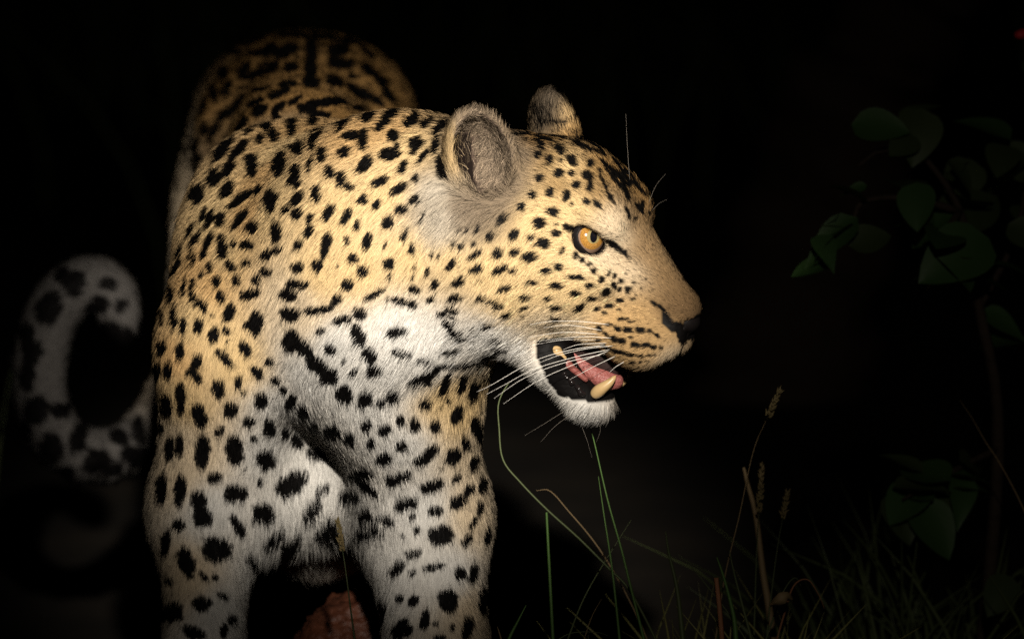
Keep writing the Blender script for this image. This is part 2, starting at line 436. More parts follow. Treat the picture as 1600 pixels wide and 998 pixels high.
# ------------------------------------------------------------------ coat markings and a few painted shadows: (x, y, half length, half width, tilt) per tile of the study sheet
TILES = [
 (230, 150, 3.9925, """655,430,72,46,90 828,425,78,48,75 580,645,85,30,38 695,582,38,27,45 770,658,80,46,80 925,480,55,40,80 900,525,40,22,60 935,545,35,25,80 945,325,50,34,80
 895,320,25,12,-20 1060,235,48,36,60 1030,300,45,25,75 1088,365,55,32,80 1015,420,60,20,75 900,190,58,40,80 785,245,45,40,90 705,268,38,30,80 742,180,42,33,70 810,150,35,28,60
 640,205,60,28,45 575,335,95,30,48 480,340,100,26,48 510,460,55,38,50 420,510,65,48,70 498,580,60,40,50 710,90,60,30,20 820,75,50,25,40 1010,85,60,22,20 1040,145,50,35,70
 1220,165,75,32,55 1380,125,55,32,50 1480,160,70,35,45 1525,105,60,28,30 1530,245,45,42,90 1265,250,60,32,10 1345,275,65,36,80 1228,348,45,36,20 1140,468,45,35,-60 1210,525,55,32,85
 1260,572,35,28,-20 1055,608,58,32,90 1355,430,70,38,48 1510,365,65,42,0 1552,330,40,20,70 1450,535,65,28,28 1347,648,35,30,50 1428,680,38,24,50 935,640,62,34,50 935,735,45,32,60
 858,710,35,28,20 1133,725,60,30,65 1245,752,60,28,60 1015,765,40,22,75 1005,840,45,30,60 1308,805,40,20,75 1500,792,42,36,0 580,770,80,28,50 660,815,48,38,60 460,772,48,32,70
 805,850,70,34,-80 630,930,50,32,-5 540,915,25,24,0 465,900,40,30,90 470,970,50,30,90 815,960,40,24,20 740,985,40,25,40 940,932,40,25,50 1120,910,62,34,70 1243,900,30,20,-70
 1373,908,62,28,68 380,910,60,24,65 395,760,65,24,65 350,740,60,18,65 320,880,48,16,75 275,830,50,18,60 280,920,60,14,80 205,960,50,14,70 320,620,60,40,60 300,600,60,30,60"""),
 (230, 380, 3.9925, """365,45,65,22,65 470,45,50,30,90 275,60,45,14,80 205,50,50,16,70 190,140,60,18,65 160,190,50,12,65 290,110,48,18,70 390,150,42,26,85 520,140,48,32,-45 620,122,32,26,0
 745,78,42,30,55 740,178,40,34,-20 683,232,34,32,90 558,232,42,28,85 435,240,40,32,80 335,200,28,18,60 455,338,40,30,85 640,320,70,32,10 228,270,65,17,80 280,270,62,20,88 285,345,35,25,90
 325,375,60,28,-35 352,400,38,25,-70 150,310,60,22,80 168,470,85,24,88 95,460,60,14,88 222,520,55,25,85 320,520,55,30,88 410,455,18,14,0 515,428,62,36,75 412,580,58,34,80 495,548,28,24,0
 510,610,22,8,40 680,500,85,42,85 640,510,45,28,10 610,660,62,32,-58 490,720,78,30,-45 205,675,65,28,88 95,650,55,28,85 310,740,55,32,75 280,800,40,30,40 318,840,40,28,-70 130,790,58,28,88
 62,800,68,26,88 448,910,65,42,82 568,862,45,24,85 688,805,52,36,-45 765,740,28,25,-40 800,855,32,25,-20 845,915,30,22,-40 605,935,16,14,0 712,975,48,38,80 900,975,38,30,30 212,935,65,32,-80
 120,970,40,36,0 55,960,60,18,88 935,155,42,38,0 1058,140,34,38,0 1105,50,50,28,75 940,255,75,28,-8 880,325,55,40,-10 1250,265,44,38,60 1285,95,34,30,0 1345,175,34,34,0 1505,125,40,36,0
 1510,215,26,13,80 1185,150,12,12,0 1180,355,42,36,50 1070,415,95,26,5 890,440,65,44,-20 1425,315,80,20,28 1325,440,48,38,-10 1215,478,60,25,12 1315,575,70,42,-70 1085,548,35,20,10
 900,610,75,52,80 985,660,75,45,-45 1060,760,85,50,-45 1140,835,60,55,-30 1140,660,45,32,-55 1225,740,20,18,0 1290,800,35,22,45 1385,700,55,48,-40 1420,800,55,32,10 1235,940,58,55,0 1360,960,40,45,0"""),
 (220, 600, 3.9925, """98,95,50,18,88 165,135,75,36,-80 252,95,90,30,-85 368,195,75,46,-75 560,160,52,44,85 752,105,54,40,85 933,120,45,32,70 1015,168,48,34,-60 672,235,40,36,0 800,268,56,42,-80
 490,292,36,26,50 75,225,52,22,80 122,262,55,26,-80 898,308,40,28,80 700,345,25,22,0 970,362,50,36,-65 1070,258,35,28,20 185,405,85,30,88 245,380,72,30,88 385,425,112,46,85 585,415,95,55,-80
 780,475,72,55,-60 15,340,55,18,88 70,440,60,26,80 460,580,48,40,-10 640,540,26,8,45 740,610,30,20,80 590,680,72,58,0 935,625,110,72,25 1105,440,70,40,-10 130,650,110,34,88 245,660,100,42,88
 360,720,65,52,80 385,830,65,62,0 760,810,68,68,0 605,880,75,34,-60 235,880,45,40,0 1400,110,35,55,-70 1500,110,40,30,40 1570,80,45,45,0 1520,285,45,40,20 1435,365,30,35,0 1510,460,45,38,10
 1410,255,35,40,0 1420,650,80,32,-38 1395,550,55,30,-5 1570,600,45,38,10 1520,850,65,30,-25 1400,930,60,40,-35 830,960,80,40,40 1190,290,60,45,0 1300,330,40,45,0"""),  # closing marks paint the chest shadow along with the throat band
 (220, 748, 3.9925, """470,440,95,75,-15 285,520,100,50,-70 155,400,90,30,80 380,780,62,55,0 180,640,30,28,0 395,610,45,18,-50 465,615,22,20,0 510,730,45,20,-30 570,880,35,30,-60 520,950,45,25,80
 200,830,70,60,0 700,520,60,30,-40 1150,310,80,50,45 330,960,80,40,-20"""),
 (460, 560, 3.9925, """830,150,30,25,0 940,160,75,28,65 1045,160,75,24,72 1115,200,68,30,80 960,262,20,18,0 912,308,15,15,0 818,280,40,36,0 1010,350,62,38,65 1118,405,52,30,78 748,415,56,32,82
 878,425,46,36,80 660,385,40,28,70 1065,530,56,26,-78 665,545,40,36,20 830,605,55,40,50 785,635,50,32,20 865,565,35,32,20 990,610,60,42,65 1118,650,52,26,80 905,685,20,11,20 1010,745,38,26,45
 655,745,85,38,22 860,795,72,40,20 1085,820,48,32,60 1020,890,65,42,40 700,905,75,44,12 875,950,45,38,0 1155,470,60,32,80 1170,780,60,28,85 1190,640,60,22,85 1155,930,40,22,85"""),
 (460, 748, 3.9925, """565,255,55,30,-25 735,235,25,22,0 765,320,32,24,45 680,360,18,15,0 920,355,80,65,10 1075,380,48,26,60 740,470,55,30,15 640,560,60,38,45 870,550,75,22,12 738,590,28,20,30
 1035,588,36,40,0 1115,590,70,28,75 1115,270,45,22,60 960,760,64,74,0 655,745,32,28,40 745,760,44,30,60 812,880,72,34,78 880,905,20,16,0 985,925,22,16,80 670,940,70,55,30 1080,930,75,38,75
 550,830,75,26,85 910,990,40,20,0 1170,760,80,26,88 1200,560,80,24,85 1200,350,70,20,85"""),
 (540, 150, 4.99, """515,190,75,42,40 635,210,65,36,40 740,240,85,36,42 548,370,60,55,0 530,430,30,35,0 605,465,70,25,50 445,555,62,35,65 415,725,80,35,32 430,890,50,38,10 545,645,40,25,85
 525,810,50,25,45 562,828,30,28,0 600,930,25,18,80 590,980,28,15,80 600,90,110,28,0 810,110,60,40,30 700,380,90,32,70 740,560,100,40,-75"""),  # closing marks paint the shadow behind the ear and its dark pocket
 (540, 330, 4.99, """455,200,36,30,40 478,165,35,10,85 520,297,50,28,88 308,265,24,12,75 675,338,28,20,60 718,360,30,14,55 540,440,28,14,-70 635,475,42,20,78 340,510,30,12,-75 465,505,22,8,80
 518,525,25,12,80 533,612,50,35,-20 692,570,48,32,55 660,688,34,24,10 435,700,115,30,-12 510,728,35,25,-20 820,415,55,28,55 838,252,28,24,20 895,275,42,24,38 997,258,38,16,42 885,150,24,18,50
 943,143,32,16,65 1025,138,34,18,75 1125,195,45,30,60 1005,342,68,24,32 1180,330,50,40,60 1315,320,48,30,40 1310,182,50,42,60 1440,202,30,24,10 1545,245,55,40,-10 1490,250,30,12,10 1508,92,50,42,0
 1220,58,52,32,45 1435,352,60,40,0 1025,450,58,34,8 1210,450,55,32,25 1165,475,45,18,25 1295,462,42,20,-5 1553,465,42,26,0 880,550,65,36,18 1045,540,25,10,0 1240,600,60,26,18 1452,555,45,24,-5
 850,680,68,32,15 1050,682,45,26,-5 1392,673,52,26,-8 1170,730,65,32,-18 1388,752,42,16,0 1250,812,38,26,0 1575,680,38,18,0 1380,815,18,14,0 825,775,60,30,-22 740,800,45,26,-10 840,840,70,10,-28
 800,895,60,30,-40 875,970,80,30,-12 1112,888,60,20,5 1000,920,55,7,-25 390,945,85,40,12"""),
 (540, 420, 4.99, """1175,545,48,16,-15 1210,618,60,18,-20 820,640,80,22,10 440,660,80,35,-15 600,720,60,25,-10 870,745,200,24,8 600,850,130,35,22 1120,670,70,20,15"""),  # long closing marks: black jaw fur plus painted shade under the jaw
 (790, 100, 4.99, """275,625,45,30,-55 425,665,45,32,-40 245,705,35,30,30 345,748,44,30,80 437,750,22,14,90 520,755,50,38,-45 658,775,34,32,0 410,848,42,38,0 515,852,25,24,0 640,870,48,34,-35
 732,830,25,16,-80 258,895,38,32,20 548,945,38,34,70 655,955,45,28,80 120,550,60,16,0 300,580,80,14,-15 480,540,100,16,-5 600,640,100,20,-25 200,480,90,14,0 330,440,100,12,-10 500,480,70,12,-10
 760,700,60,14,-35 800,800,90,20,-40 700,680,50,14,-20 860,860,80,16,-40 930,930,60,18,-40 90,520,50,30,-45 400,520,120,10,-10 620,560,80,12,-20 60,440,80,18,-30 20,380,60,25,-20"""),
 (800, 250, 4.99, """155,272,38,36,60 297,252,42,36,75 425,275,44,34,60 65,370,36,36,0 320,398,44,38,-20 580,322,36,24,-10 665,345,50,24,-40 342,572,46,32,0 385,710,35,22,75 495,740,28,26,0
 548,780,22,22,0 600,812,24,22,0 640,860,26,24,60 365,835,36,28,-20 505,915,65,20,-8 695,930,32,25,60 755,885,30,16,60 800,905,22,14,60 850,945,24,18,60 345,980,48,26,-15 605,980,42,25,10
 460,345,22,14,45 450,530,50,34,-5 340,500,28,8,20 720,190,90,14,-65 800,150,100,18,-50 890,250,90,22,-70 960,200,60,24,-45 770,290,60,20,-60 1000,380,70,20,-50 900,400,40,16,-60 915,450,20,16,0
 960,455,22,14,60 1020,280,60,20,-60 860,130,60,14,-40 830,690,110,26,-38"""),
 (800, 400, 4.99, """495,290,42,24,-5 735,282,35,26,30 795,228,28,20,-70 840,255,22,16,60 905,262,28,24,50 625,332,38,22,0 835,348,30,18,8 757,385,34,18,5 525,400,40,26,15 345,402,42,24,0
 665,412,26,16,10 717,445,18,14,-20 940,335,16,14,0 832,418,16,8,0 340,490,36,20,-10 875,487,42,12,5 940,508,34,10,5 760,532,28,13,-5 820,562,30,20,-15 898,575,32,24,0 1000,577,34,24,0
 1075,590,22,18,-60 1130,618,30,13,-25 925,632,16,12,0 685,565,26,18,-20 735,610,30,14,-40 795,648,36,22,-15 862,660,34,22,-8 960,690,36,22,-5 1042,695,32,20,0 1105,710,22,14,0 1160,712,18,12,0
 725,705,36,14,-35 790,735,44,14,-20 860,752,36,15,-10 925,768,30,14,0 1000,775,28,12,0 1065,775,22,9,0 1110,770,18,9,0 940,830,22,13,0 1000,825,16,9,0 1060,820,14,8,0 670,655,26,16,0
 1105,370,26,14,-60 1160,400,50,12,-40 950,212,12,10,0 1000,150,10,9,0 880,130,10,10,0 1010,255,12,9,0 965,305,11,9,0 1050,180,9,7,0 1100,260,9,7,0"""),
 (260, 20, 3.9925, """905,250,110,40,88 905,350,60,42,90 900,430,55,45,0 745,240,80,42,25 775,345,55,36,5 1070,230,70,50,20 1090,320,90,36,-5 1050,430,50,36,0 640,230,60,34,40 570,260,60,22,0
 600,370,110,26,15 520,400,60,20,15 430,250,60,14,5 360,380,45,32,60 490,350,50,28,50 760,450,60,22,5 580,480,90,13,5 790,140,100,18,0 550,180,80,18,20 700,510,80,26,20 590,620,60,28,30
 700,600,60,24,40 800,550,50,20,30 870,600,60,38,0 1000,560,160,30,5 950,640,70,28,0 1200,500,100,36,-30 1250,360,60,36,-40 1330,430,60,28,-50 1250,250,60,20,-40 1200,600,100,24,0 380,470,60,22,65
 300,500,50,20,75 240,580,55,18,75 420,590,80,28,55 350,640,60,26,60 240,720,55,24,75 300,740,70,26,60 190,830,55,16,75 200,930,60,26,75 470,700,60,28,45 350,850,80,26,50 1000,150,90,18,-10
 1130,180,60,20,-10 900,160,60,14,0 640,320,60,16,10 480,470,50,14,10 1160,400,40,16,0 560,560,70,20,15 460,540,50,18,40 1380,520,60,26,-50 1290,540,60,24,-40"""),
 (0, 380, 2.377, """280,150,50,36,60 180,240,65,48,70 360,235,50,34,30 430,330,80,36,-20 310,300,60,30,-30 120,400,50,40,80 130,620,55,50,80 100,500,60,30,85 190,760,60,46,80 290,720,60,34,85 360,810,55,48,0 500,790,50,40,0
 510,690,50,26,80 440,720,40,30,0 220,620,40,30,0 230,120,30,24,60 400,150,34,26,0 450,230,30,24,60 100,330,30,40,0 90,690,30,40,0 250,850,30,26,0 420,840,36,26,0"""),
 (0, 0, 1.0, """488,798,22,11,45 522,832,18,9,30 455,846,24,10,45 545,775,15,11,0 572,806,14,10,-30 505,765,12,8,20 540,850,16,8,-20 560,740,14,10,10 590,830,12,8,-40"""),
]
SPOTS = []
for x0, y0, sc, txt in TILES:
    for w in txt.split():
        x, y, a, b, t = map(float, w.split(','))
        g = 1.12 if (x0, y0) == (800, 400) else 1.01
        SPOTS.append((x0 + x / sc, y0 + y / sc, a / sc * g, b / sc * g, math.radians(t)))
SPOTS = np.array(SPOTS)

TAN, ORA, WHI, PAL = (.60, .43, .218), (.575, .36, .16), (.57, .55, .515), (.60, .48, .33)
BRO, FOR, GRE, GRB = (.34, .19, .065), (.21, .128, .05), (.40, .355, .29), (.16, .122, .085)
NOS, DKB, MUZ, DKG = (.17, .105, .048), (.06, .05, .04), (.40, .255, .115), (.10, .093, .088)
COATP = [
 (TAN, "420,320 520,340 600,300 640,400 560,420 350,400 300,500 360,560 280,620 700,400 760,420 820,400 860,450 900,430 330,340 430,240 640,230 700,620 730,640 500,430 800,470"),
 (ORA, "410,270 330,440 270,560 560,200 470,200 390,330 600,200 300,420"),
 (WHI, "620,520 680,540 490,600 530,545 760,530 800,548 850,600 900,645 420,700 440,830 400,880 620,700 650,800 620,900 700,900 570,640 350,960 330,800 600,580 660,560 450,640 500,760 560,800 540,600"),
 (PAL, "740,700 740,800 740,960 300,700 290,900 470,480 760,640 300,250 280,320 270,740"),
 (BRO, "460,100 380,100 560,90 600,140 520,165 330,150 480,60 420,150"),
 (FOR, "960,250 820,195 900,215 860,250 990,290 870,290 940,270 930,300"),  # forehead brown, deepened to carry its grazing shade
 (PAL, "955,375 945,408 975,370 920,410 985,420 850,510 880,515 1030,572 1045,560 960,350"),
 (NOS, "990,350 1000,325 985,318 1010,370 997,395 1020,405 1010,345 1010,400 1040,430 1060,460 1000,380 1075,480 1020,340"),  # bridge's own brown with grazing shade mixed into the colour
 ((.10, .06, .03), "1078,482 1086,490 1070,474 1050,488 1062,482"),
 (MUZ, "1000,490 980,520 1030,520 960,500 1010,540 1050,510 970,545"),
 (GRE, "690,340 680,300 690,370"),
 (DKG, "165,712 95,690 62,615 68,530 92,472 135,443 172,458 186,490 200,700 120,430 45,600"),  # pale tail fur greyed: the beam's fall-off put into its colour
 (GRB, "745,170 790,195 815,240 720,180 800,215 770,315 790,300 745,195 765,225 780,260 740,215 720,330 720,320 760,325 800,285 735,335"),
 (DKB, "860,165 875,150 868,185 850,180"),
 (BRO, "872,125 900,190 903,215 840,215 980,275 955,262 1000,300"),
 ((.40, .28, .14), "700,215 702,250"),
 (TAN, "880,260 850,320 900,320 880,380 830,340 900,460 930,440 895,180"),
]
# ------------------------------------------------------------------ skin mesh, coat colours and fur
PRIMS = BP + HP
VOX = 0.0026
SV, SQ = sdf_mesh(PRIMS, VOX)


def tri_normals(V, Q):
    n = np.cross(V[Q[:, 2]] - V[Q[:, 0]], V[Q[:, 3]] - V[Q[:, 1]])
    N = np.zeros_like(V)
    for c in range(4):
        np.add.at(N, Q[:, c], n)
    return N / (np.linalg.norm(N, axis=1, keepdims=True) + 1e-12), n


SN, _qn = tri_normals(SV, SQ)


def field(P):
    """fur direction, fur length and head-ness at points"""
    P32 = P.astype(np.float32)
    W = np.zeros(len(P)); F = np.zeros((len(P), 3)); L = np.zeros(len(P))
    db = np.full(len(P), 9.0, np.float32); dh = db.copy()
    for i, pr in enumerate(PRIMS):
        d = pr.d(P32)
        if pr.op == 'u':
            if i < NBODY:
                db = np.minimum(db, d)
            else:
                dh = np.minimum(dh, d)
        w = np.exp(-np.maximum(np.abs(d) if pr.op != 'u' else d, -0.004) / 0.008)
        W += w; F += w[:, None] * pr.flow / np.linalg.norm(pr.flow); L += w * pr.fl
    return F / W[:, None], L / W, dh < db + 0.004


SF, SL, SHD = field(SV)
bvh = BVHTree.FromPolygons([tuple(v) for v in SV.tolist()], SQ.tolist())
CAMV = Vector(CAMP)
seen = np.zeros(len(SV), bool)
_tc = CAMP - SV
_tc /= np.linalg.norm(_tc, axis=1, keepdims=True)
_front = np.nonzero(np.einsum('ij,ij->i', _tc, SN) > 0.03)[0]
_org = SV + SN * 0.006
for i in _front:
    seen[i] = bvh.ray_cast(Vector(_org[i]), Vector(_tc[i]), 3.0)[0] is None


def hit(px, py):
    t = C(px, py, 0.5) - CAMP
    h = bvh.ray_cast(CAMV, Vector(t / np.linalg.norm(t)), 12.0)
    return None if h[0] is None else np.array(h[0])


SPZ = []
for s in SPOTS:
    h = hit(s[0], s[1])
    SPZ.append(np.nan if h is None else float((h - TGT) @ BACK))
SPZ = np.array(SPZ)
_cp, _cc = [], []
for col, txt in COATP:
    for w in txt.split():
        x, y = map(float, w.split(','))
        h = hit(x, y)
        if h is not None:
            _cp.append(h); _cc.append(col)
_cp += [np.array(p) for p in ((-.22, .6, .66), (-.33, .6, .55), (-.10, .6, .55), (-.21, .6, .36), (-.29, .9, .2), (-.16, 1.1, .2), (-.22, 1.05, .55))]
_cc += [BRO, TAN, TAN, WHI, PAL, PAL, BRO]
_cp = np.array(_cp); _cc = np.array(_cc)


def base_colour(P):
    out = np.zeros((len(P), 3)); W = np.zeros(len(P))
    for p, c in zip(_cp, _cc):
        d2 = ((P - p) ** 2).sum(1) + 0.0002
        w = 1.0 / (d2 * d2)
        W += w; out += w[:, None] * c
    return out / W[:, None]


def vnoise(x, y, seed):
    """cheap smooth value noise in 2-D"""
    xi = np.floor(x).astype(np.int64); yi = np.floor(y).astype(np.int64)
    fx = x - xi; fy = y - yi
    fx = fx * fx * (3 - 2 * fx); fy = fy * fy * (3 - 2 * fy)

    def h(a, b):
        v = (a * 374761393 + b * 668265263 + seed * 974634777) & 0x7fffffff
        v = ((v ^ (v >> 13)) * 1274126177) & 0x7fffffff
        return ((v ^ (v >> 16)) & 0xffff) / 65535.0
    return (h(xi, yi) * (1 - fx) + h(xi + 1, yi) * fx) * (1 - fy) + (h(xi, yi + 1) * (1 - fx) + h(xi + 1, yi + 1) * fx) * fy


def fold(P, head):
    """head points folded onto the near side, so both cheeks carry the same markings"""
    q = P.copy()
    l = hl(P[head])
    y = l[:, 1:2].copy()
    q[head] = P[head] + HS * (np.abs(y) - y) * 0.01
    return q


def spots(P, head, traced):
    u, v, Z = project(fold(P, head))
    dark = np.zeros(len(P))
    nz = (vnoise(u / 7.0, v / 7.0, 3) - 0.5) * 0.38 + (vnoise(u / 2.5, v / 2.5, 5) - 0.5) * 0.25
    order = np.argsort(u); us = u[order]
    ok = traced | head
    for (cx, cy, a, b, t), z in zip(SPOTS, SPZ):
        if not np.isfinite(z):
            continue
        m = max(a, b) * 1.5 + 2
        i0, i1 = np.searchsorted(us, (cx - m, cx + m))
        idx = order[i0:i1]
        idx = idx[(np.abs(v[idx] - cy) < m) & (np.abs(Z[idx] - z) < 0.045 + m * MPP * 2) & ok[idx]]
        if not len(idx):
            continue
        dx = u[idx] - cx; dy = cy - v[idx]
        e1 = (dx * math.cos(t) + dy * math.sin(t)) / a; e2 = (-dx * math.sin(t) + dy * math.cos(t)) / b
        r = (np.abs(e1) ** 2.3 + np.abs(e2) ** 2.3) ** (1 / 2.3) + nz[idx]
        dark[idx] = np.maximum(dark[idx], np.clip((1.14 - r) / 0.24, 0, 1))
    return dark


def inpoly(x, y, poly):
    r = np.zeros(len(x), bool)
    n = len(poly)
    for i in range(n):
        x1, y1 = poly[i]; x2, y2 = poly[i - 1]
        c = ((y1 > y) != (y2 > y)) & (x < (x2 - x1) * (y - y1) / (y2 - y1 + 1e-9) + x1)
        r ^= c
    return r


MOUTH = [(837, 528), (870, 524), (905, 529), (932, 547), (955, 566), (985, 590), (1000, 598), (975, 622), (955, 627), (925, 628), (895, 624), (872, 618), (852, 590), (840, 560)]
NOSE = [(1033, 491), (1042, 489), (1052, 499), (1066, 504), (1084, 492), (1098, 488), (1100, 505), (1085, 530), (1064, 540), (1060, 527), (1048, 520), (1037, 508)]
EYER = (924, 371)


def bare(P, head):
    """black, hairless skin: lips, nose leather, eye rims"""
    u, v, Z = project(fold(P, head))
    l = hl(P)
    m = inpoly(u, v, MOUTH) & (l[:, 0] > -1)
    m |= (l[:, 0] > 1.0) & (l[:, 2] < -6.6) & (l[:, 2] > -11.4) & (np.abs(l[:, 1]) < 2.3) & (l[:, 0] < 9.0)
    m |= inpoly(u + 7 * (vnoise(u / 5, v / 5, 8) - 0.5), v + 7 * (vnoise(u / 5, v / 5, 9) - 0.5), NOSE) & (l[:, 0] > 10)
    for c in EYE_C:
        m |= ((P - c) ** 2).sum(1) < 0.0212 ** 2
    return m & head


# random rosettes wherever the photograph does not show the coat
tri = np.concatenate([SQ[:, [0, 1, 2]], SQ[:, [0, 2, 3]]])
ta = 0.5 * np.linalg.norm(np.cross(SV[tri[:, 1]] - SV[tri[:, 0]], SV[tri[:, 2]] - SV[tri[:, 0]]), axis=1)
from mathutils.kdtree import KDTree
_pick = rng.choice(len(SV), 16000, replace=False)
_keep = []
_kd = KDTree(2500)
_cells = {}
for i in _pick:
    p = SV[i]
    c = tuple((p / 0.020).astype(int))
    near = False
    for dx in (-1, 0, 1):
        for dy in (-1, 0, 1):
            for dz in (-1, 0, 1):
                for q in _cells.get((c[0] + dx, c[1] + dy, c[2] + dz), ()):
                    if ((p - q) ** 2).sum() < 0.020 ** 2:
                        near = True
    if not near:
        _cells.setdefault(c, []).append(p); _keep.append(i)
_kd = KDTree(len(_keep))
for n_, i in enumerate(_keep):
    _kd.insert(SV[i], n_)
_kd.balance()
_rad = rng.uniform(0.0055, 0.0092, len(_keep))
SDARK = np.zeros(len(SV))
_rear = (((SV[:, 1] > 0.40) & (project(SV)[0] > 262)) | (project(SV)[1] > 1003)) & ~SHD     # behind the shoulders the rosettes stand dense
_un = np.nonzero(~seen | _rear)[0]
for i in _un:
    _, n_, d_ = _kd.find(SV[i])
    SDARK[i] = min(max((_rad[n_] * 1.05 - d_) / 0.002, 0), 1)
_sp = spots(SV, SHD, seen)
SDARK = np.where(_rear, np.maximum(_sp, SDARK), np.where(seen | SHD, _sp, SDARK))
SBARE = bare(SV, SHD)
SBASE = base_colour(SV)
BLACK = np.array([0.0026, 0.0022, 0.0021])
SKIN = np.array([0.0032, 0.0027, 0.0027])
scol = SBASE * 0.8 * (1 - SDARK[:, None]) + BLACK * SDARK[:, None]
scol[SBARE] = SKIN
# ear cavities: dark skin with the hollow's shade painted in, hair grows from the far half and the rims
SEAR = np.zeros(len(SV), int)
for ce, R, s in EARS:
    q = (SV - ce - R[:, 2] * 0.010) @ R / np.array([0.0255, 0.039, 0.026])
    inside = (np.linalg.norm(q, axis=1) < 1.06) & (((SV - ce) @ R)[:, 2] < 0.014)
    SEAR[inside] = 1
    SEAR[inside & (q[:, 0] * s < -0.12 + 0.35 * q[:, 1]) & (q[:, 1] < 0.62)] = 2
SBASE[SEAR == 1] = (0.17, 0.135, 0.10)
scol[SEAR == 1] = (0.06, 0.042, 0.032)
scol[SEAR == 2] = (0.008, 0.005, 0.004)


def nodes(name):
    m = bpy.data.materials.new(name); m.use_nodes = True
    nt = m.node_tree
    return m, nt, nt.nodes['Principled BSDF']


def simple(name, col, rough=0.6, spec=0.3, noise=None, bump=None):
    """procedural paint: base colour broken up by noise, optional bump"""
    m, nt, b = nodes(name)
    b.inputs['Roughness'].default_value = rough
    b.inputs['Specular IOR Level'].default_value = spec
    if noise:
        sc, col2 = noise
        tx = nt.nodes.new('ShaderNodeTexCoord'); n = nt.nodes.new('ShaderNodeTexNoise'); r = nt.nodes.new('ShaderNodeMix')
        r.data_type = 'RGBA'
        n.inputs['Scale'].default_value = sc; n.inputs['Detail'].default_value = 5
        nt.links.new(tx.outputs['Object'], n.inputs['Vector'])
        nt.links.new(n.outputs['Fac'], r.inputs['Factor'])
        r.inputs['A'].default_value = (*col, 1); r.inputs['B'].default_value = (*col2, 1)
        nt.links.new(r.outputs['Result'], b.inputs['Base Color'])
        if bump:
            bp = nt.nodes.new('ShaderNodeBump'); bp.inputs['Strength'].default_value = bump[0]; bp.inputs['Distance'].default_value = bump[1]
            nt.links.new(n.outputs['Fac'], bp.inputs['Height']); nt.links.new(bp.outputs['Normal'], b.inputs['Normal'])
    else:
        b.inputs['Base Color'].default_value = (*col, 1)
    return m


m_skin, nt, b = nodes('leopard_skin')
at = nt.nodes.new('ShaderNodeAttribute'); at.attribute_name = 'coat'
nt.links.new(at.outputs['Color'], b.inputs['Base Color'])
ab = nt.nodes.new('ShaderNodeAttribute'); ab.attribute_name = 'bare'
mr = nt.nodes.new('ShaderNodeMapRange'); mr.inputs['To Min'].default_value = 0.9; mr.inputs['To Max'].default_value = 0.58
tx = nt.nodes.new('ShaderNodeTexCoord'); vz = nt.nodes.new('ShaderNodeTexNoise'); vz.inputs['Scale'].default_value = 130
vz.inputs['Detail'].default_value = 3
bp = nt.nodes.new('ShaderNodeBump'); bp.inputs['Distance'].default_value = 0.0012
nt.links.new(tx.outputs['Object'], vz.inputs['Vector']); nt.links.new(vz.outputs['Fac'], bp.inputs['Height'])
nt.links.new(ab.outputs['Fac'], bp.inputs['Strength']); nt.links.new(bp.outputs['Normal'], b.inputs['Normal'])
nt.links.new(ab.outputs['Fac'], mr.inputs['Value']); nt.links.new(mr.outputs['Result'], b.inputs['Roughness'])
b.inputs['Specular IOR Level'].default_value = 0.08

m_fur, nt, b = nodes('leopard_fur')
at = nt.nodes.new('ShaderNodeAttribute'); at.attribute_name = 'coat'
an = nt.nodes.new('ShaderNodeAttribute'); an.attribute_name = 'lay'
nt.links.new(at.outputs['Color'], b.inputs['Base Color'])
nt.links.new(an.outputs['Vector'], b.inputs['Normal'])
b.inputs['Roughness'].default_value = 0.55
b.inputs['Specular IOR Level'].default_value = 0.06

BASE = Vector((-0.2, 0.4, 0.0))
leopard = empty('leopard', BASE)
tag(leopard, 'spotted leopard walking towards the camera with head turned right and mouth open', 'leopard')
body = mesh_obj('body', SV, SQ, m_skin, leopard)
ca = body.data.color_attributes.new('coat', 'FLOAT_COLOR', 'POINT')
ca.data.foreach_set('color', np.column_stack([scol, np.ones(len(scol))]).astype(np.float32).ravel())
ba = body.data.attributes.new('bare', 'FLOAT', 'POINT')
ba.data.foreach_set('value', SBARE.astype(np.float32))

# fur roots: dense on what faces the camera side, thinner on the far side
NFUR = 560000
tn = np.cross(SV[tri[:, 1]] - SV[tri[:, 0]], SV[tri[:, 2]] - SV[tri[:, 0]])
tn /= np.linalg.norm(tn, axis=1, keepdims=True) + 1e-12
tcn = SV[tri].mean(1)
facing = np.einsum('ij,ij->i', CAMP - tcn, tn) / np.linalg.norm(CAMP - tcn, axis=1)
dens = np.where(facing > -0.15, 1.0, np.where(facing > -0.5, 0.45, 0.15))
dens *= np.where(tcn[:, 1] > 0.35, 0.45, 1.0) * np.where(SHD[tri[:, 0]], 1.7, 1.0)
dens *= np.where(tcn[:, 2] < 0.17, 0.4, 1.0)
dens *= np.where(SBARE[tri].mean(1) > 0.5, 0.0, 1.0)
pw = ta * dens; pw /= pw.sum()
ft = rng.choice(len(tri), NFUR, p=pw)
r1 = np.sqrt(rng.random(NFUR)); r2 = rng.random(NFUR)
w3 = np.column_stack([1 - r1, r1 * (1 - r2), r1 * r2])[:, :, None]
T3 = tri[ft]
RP = (SV[T3] * w3).sum(1); RN = (SN[T3] * w3).sum(1); RN /= np.linalg.norm(RN, axis=1, keepdims=True)
RF = (SF[T3] * w3).sum(1); RL = (SL[T3] * w3[:, :, 0]).sum(1)
RHD = SHD[T3[:, 0]]; RSEEN = seen[T3].any(1)
RF -= RN * np.einsum('ij,ij->i', RF, RN)[:, None]
RF /= np.linalg.norm(RF, axis=1, keepdims=True) + 1e-9
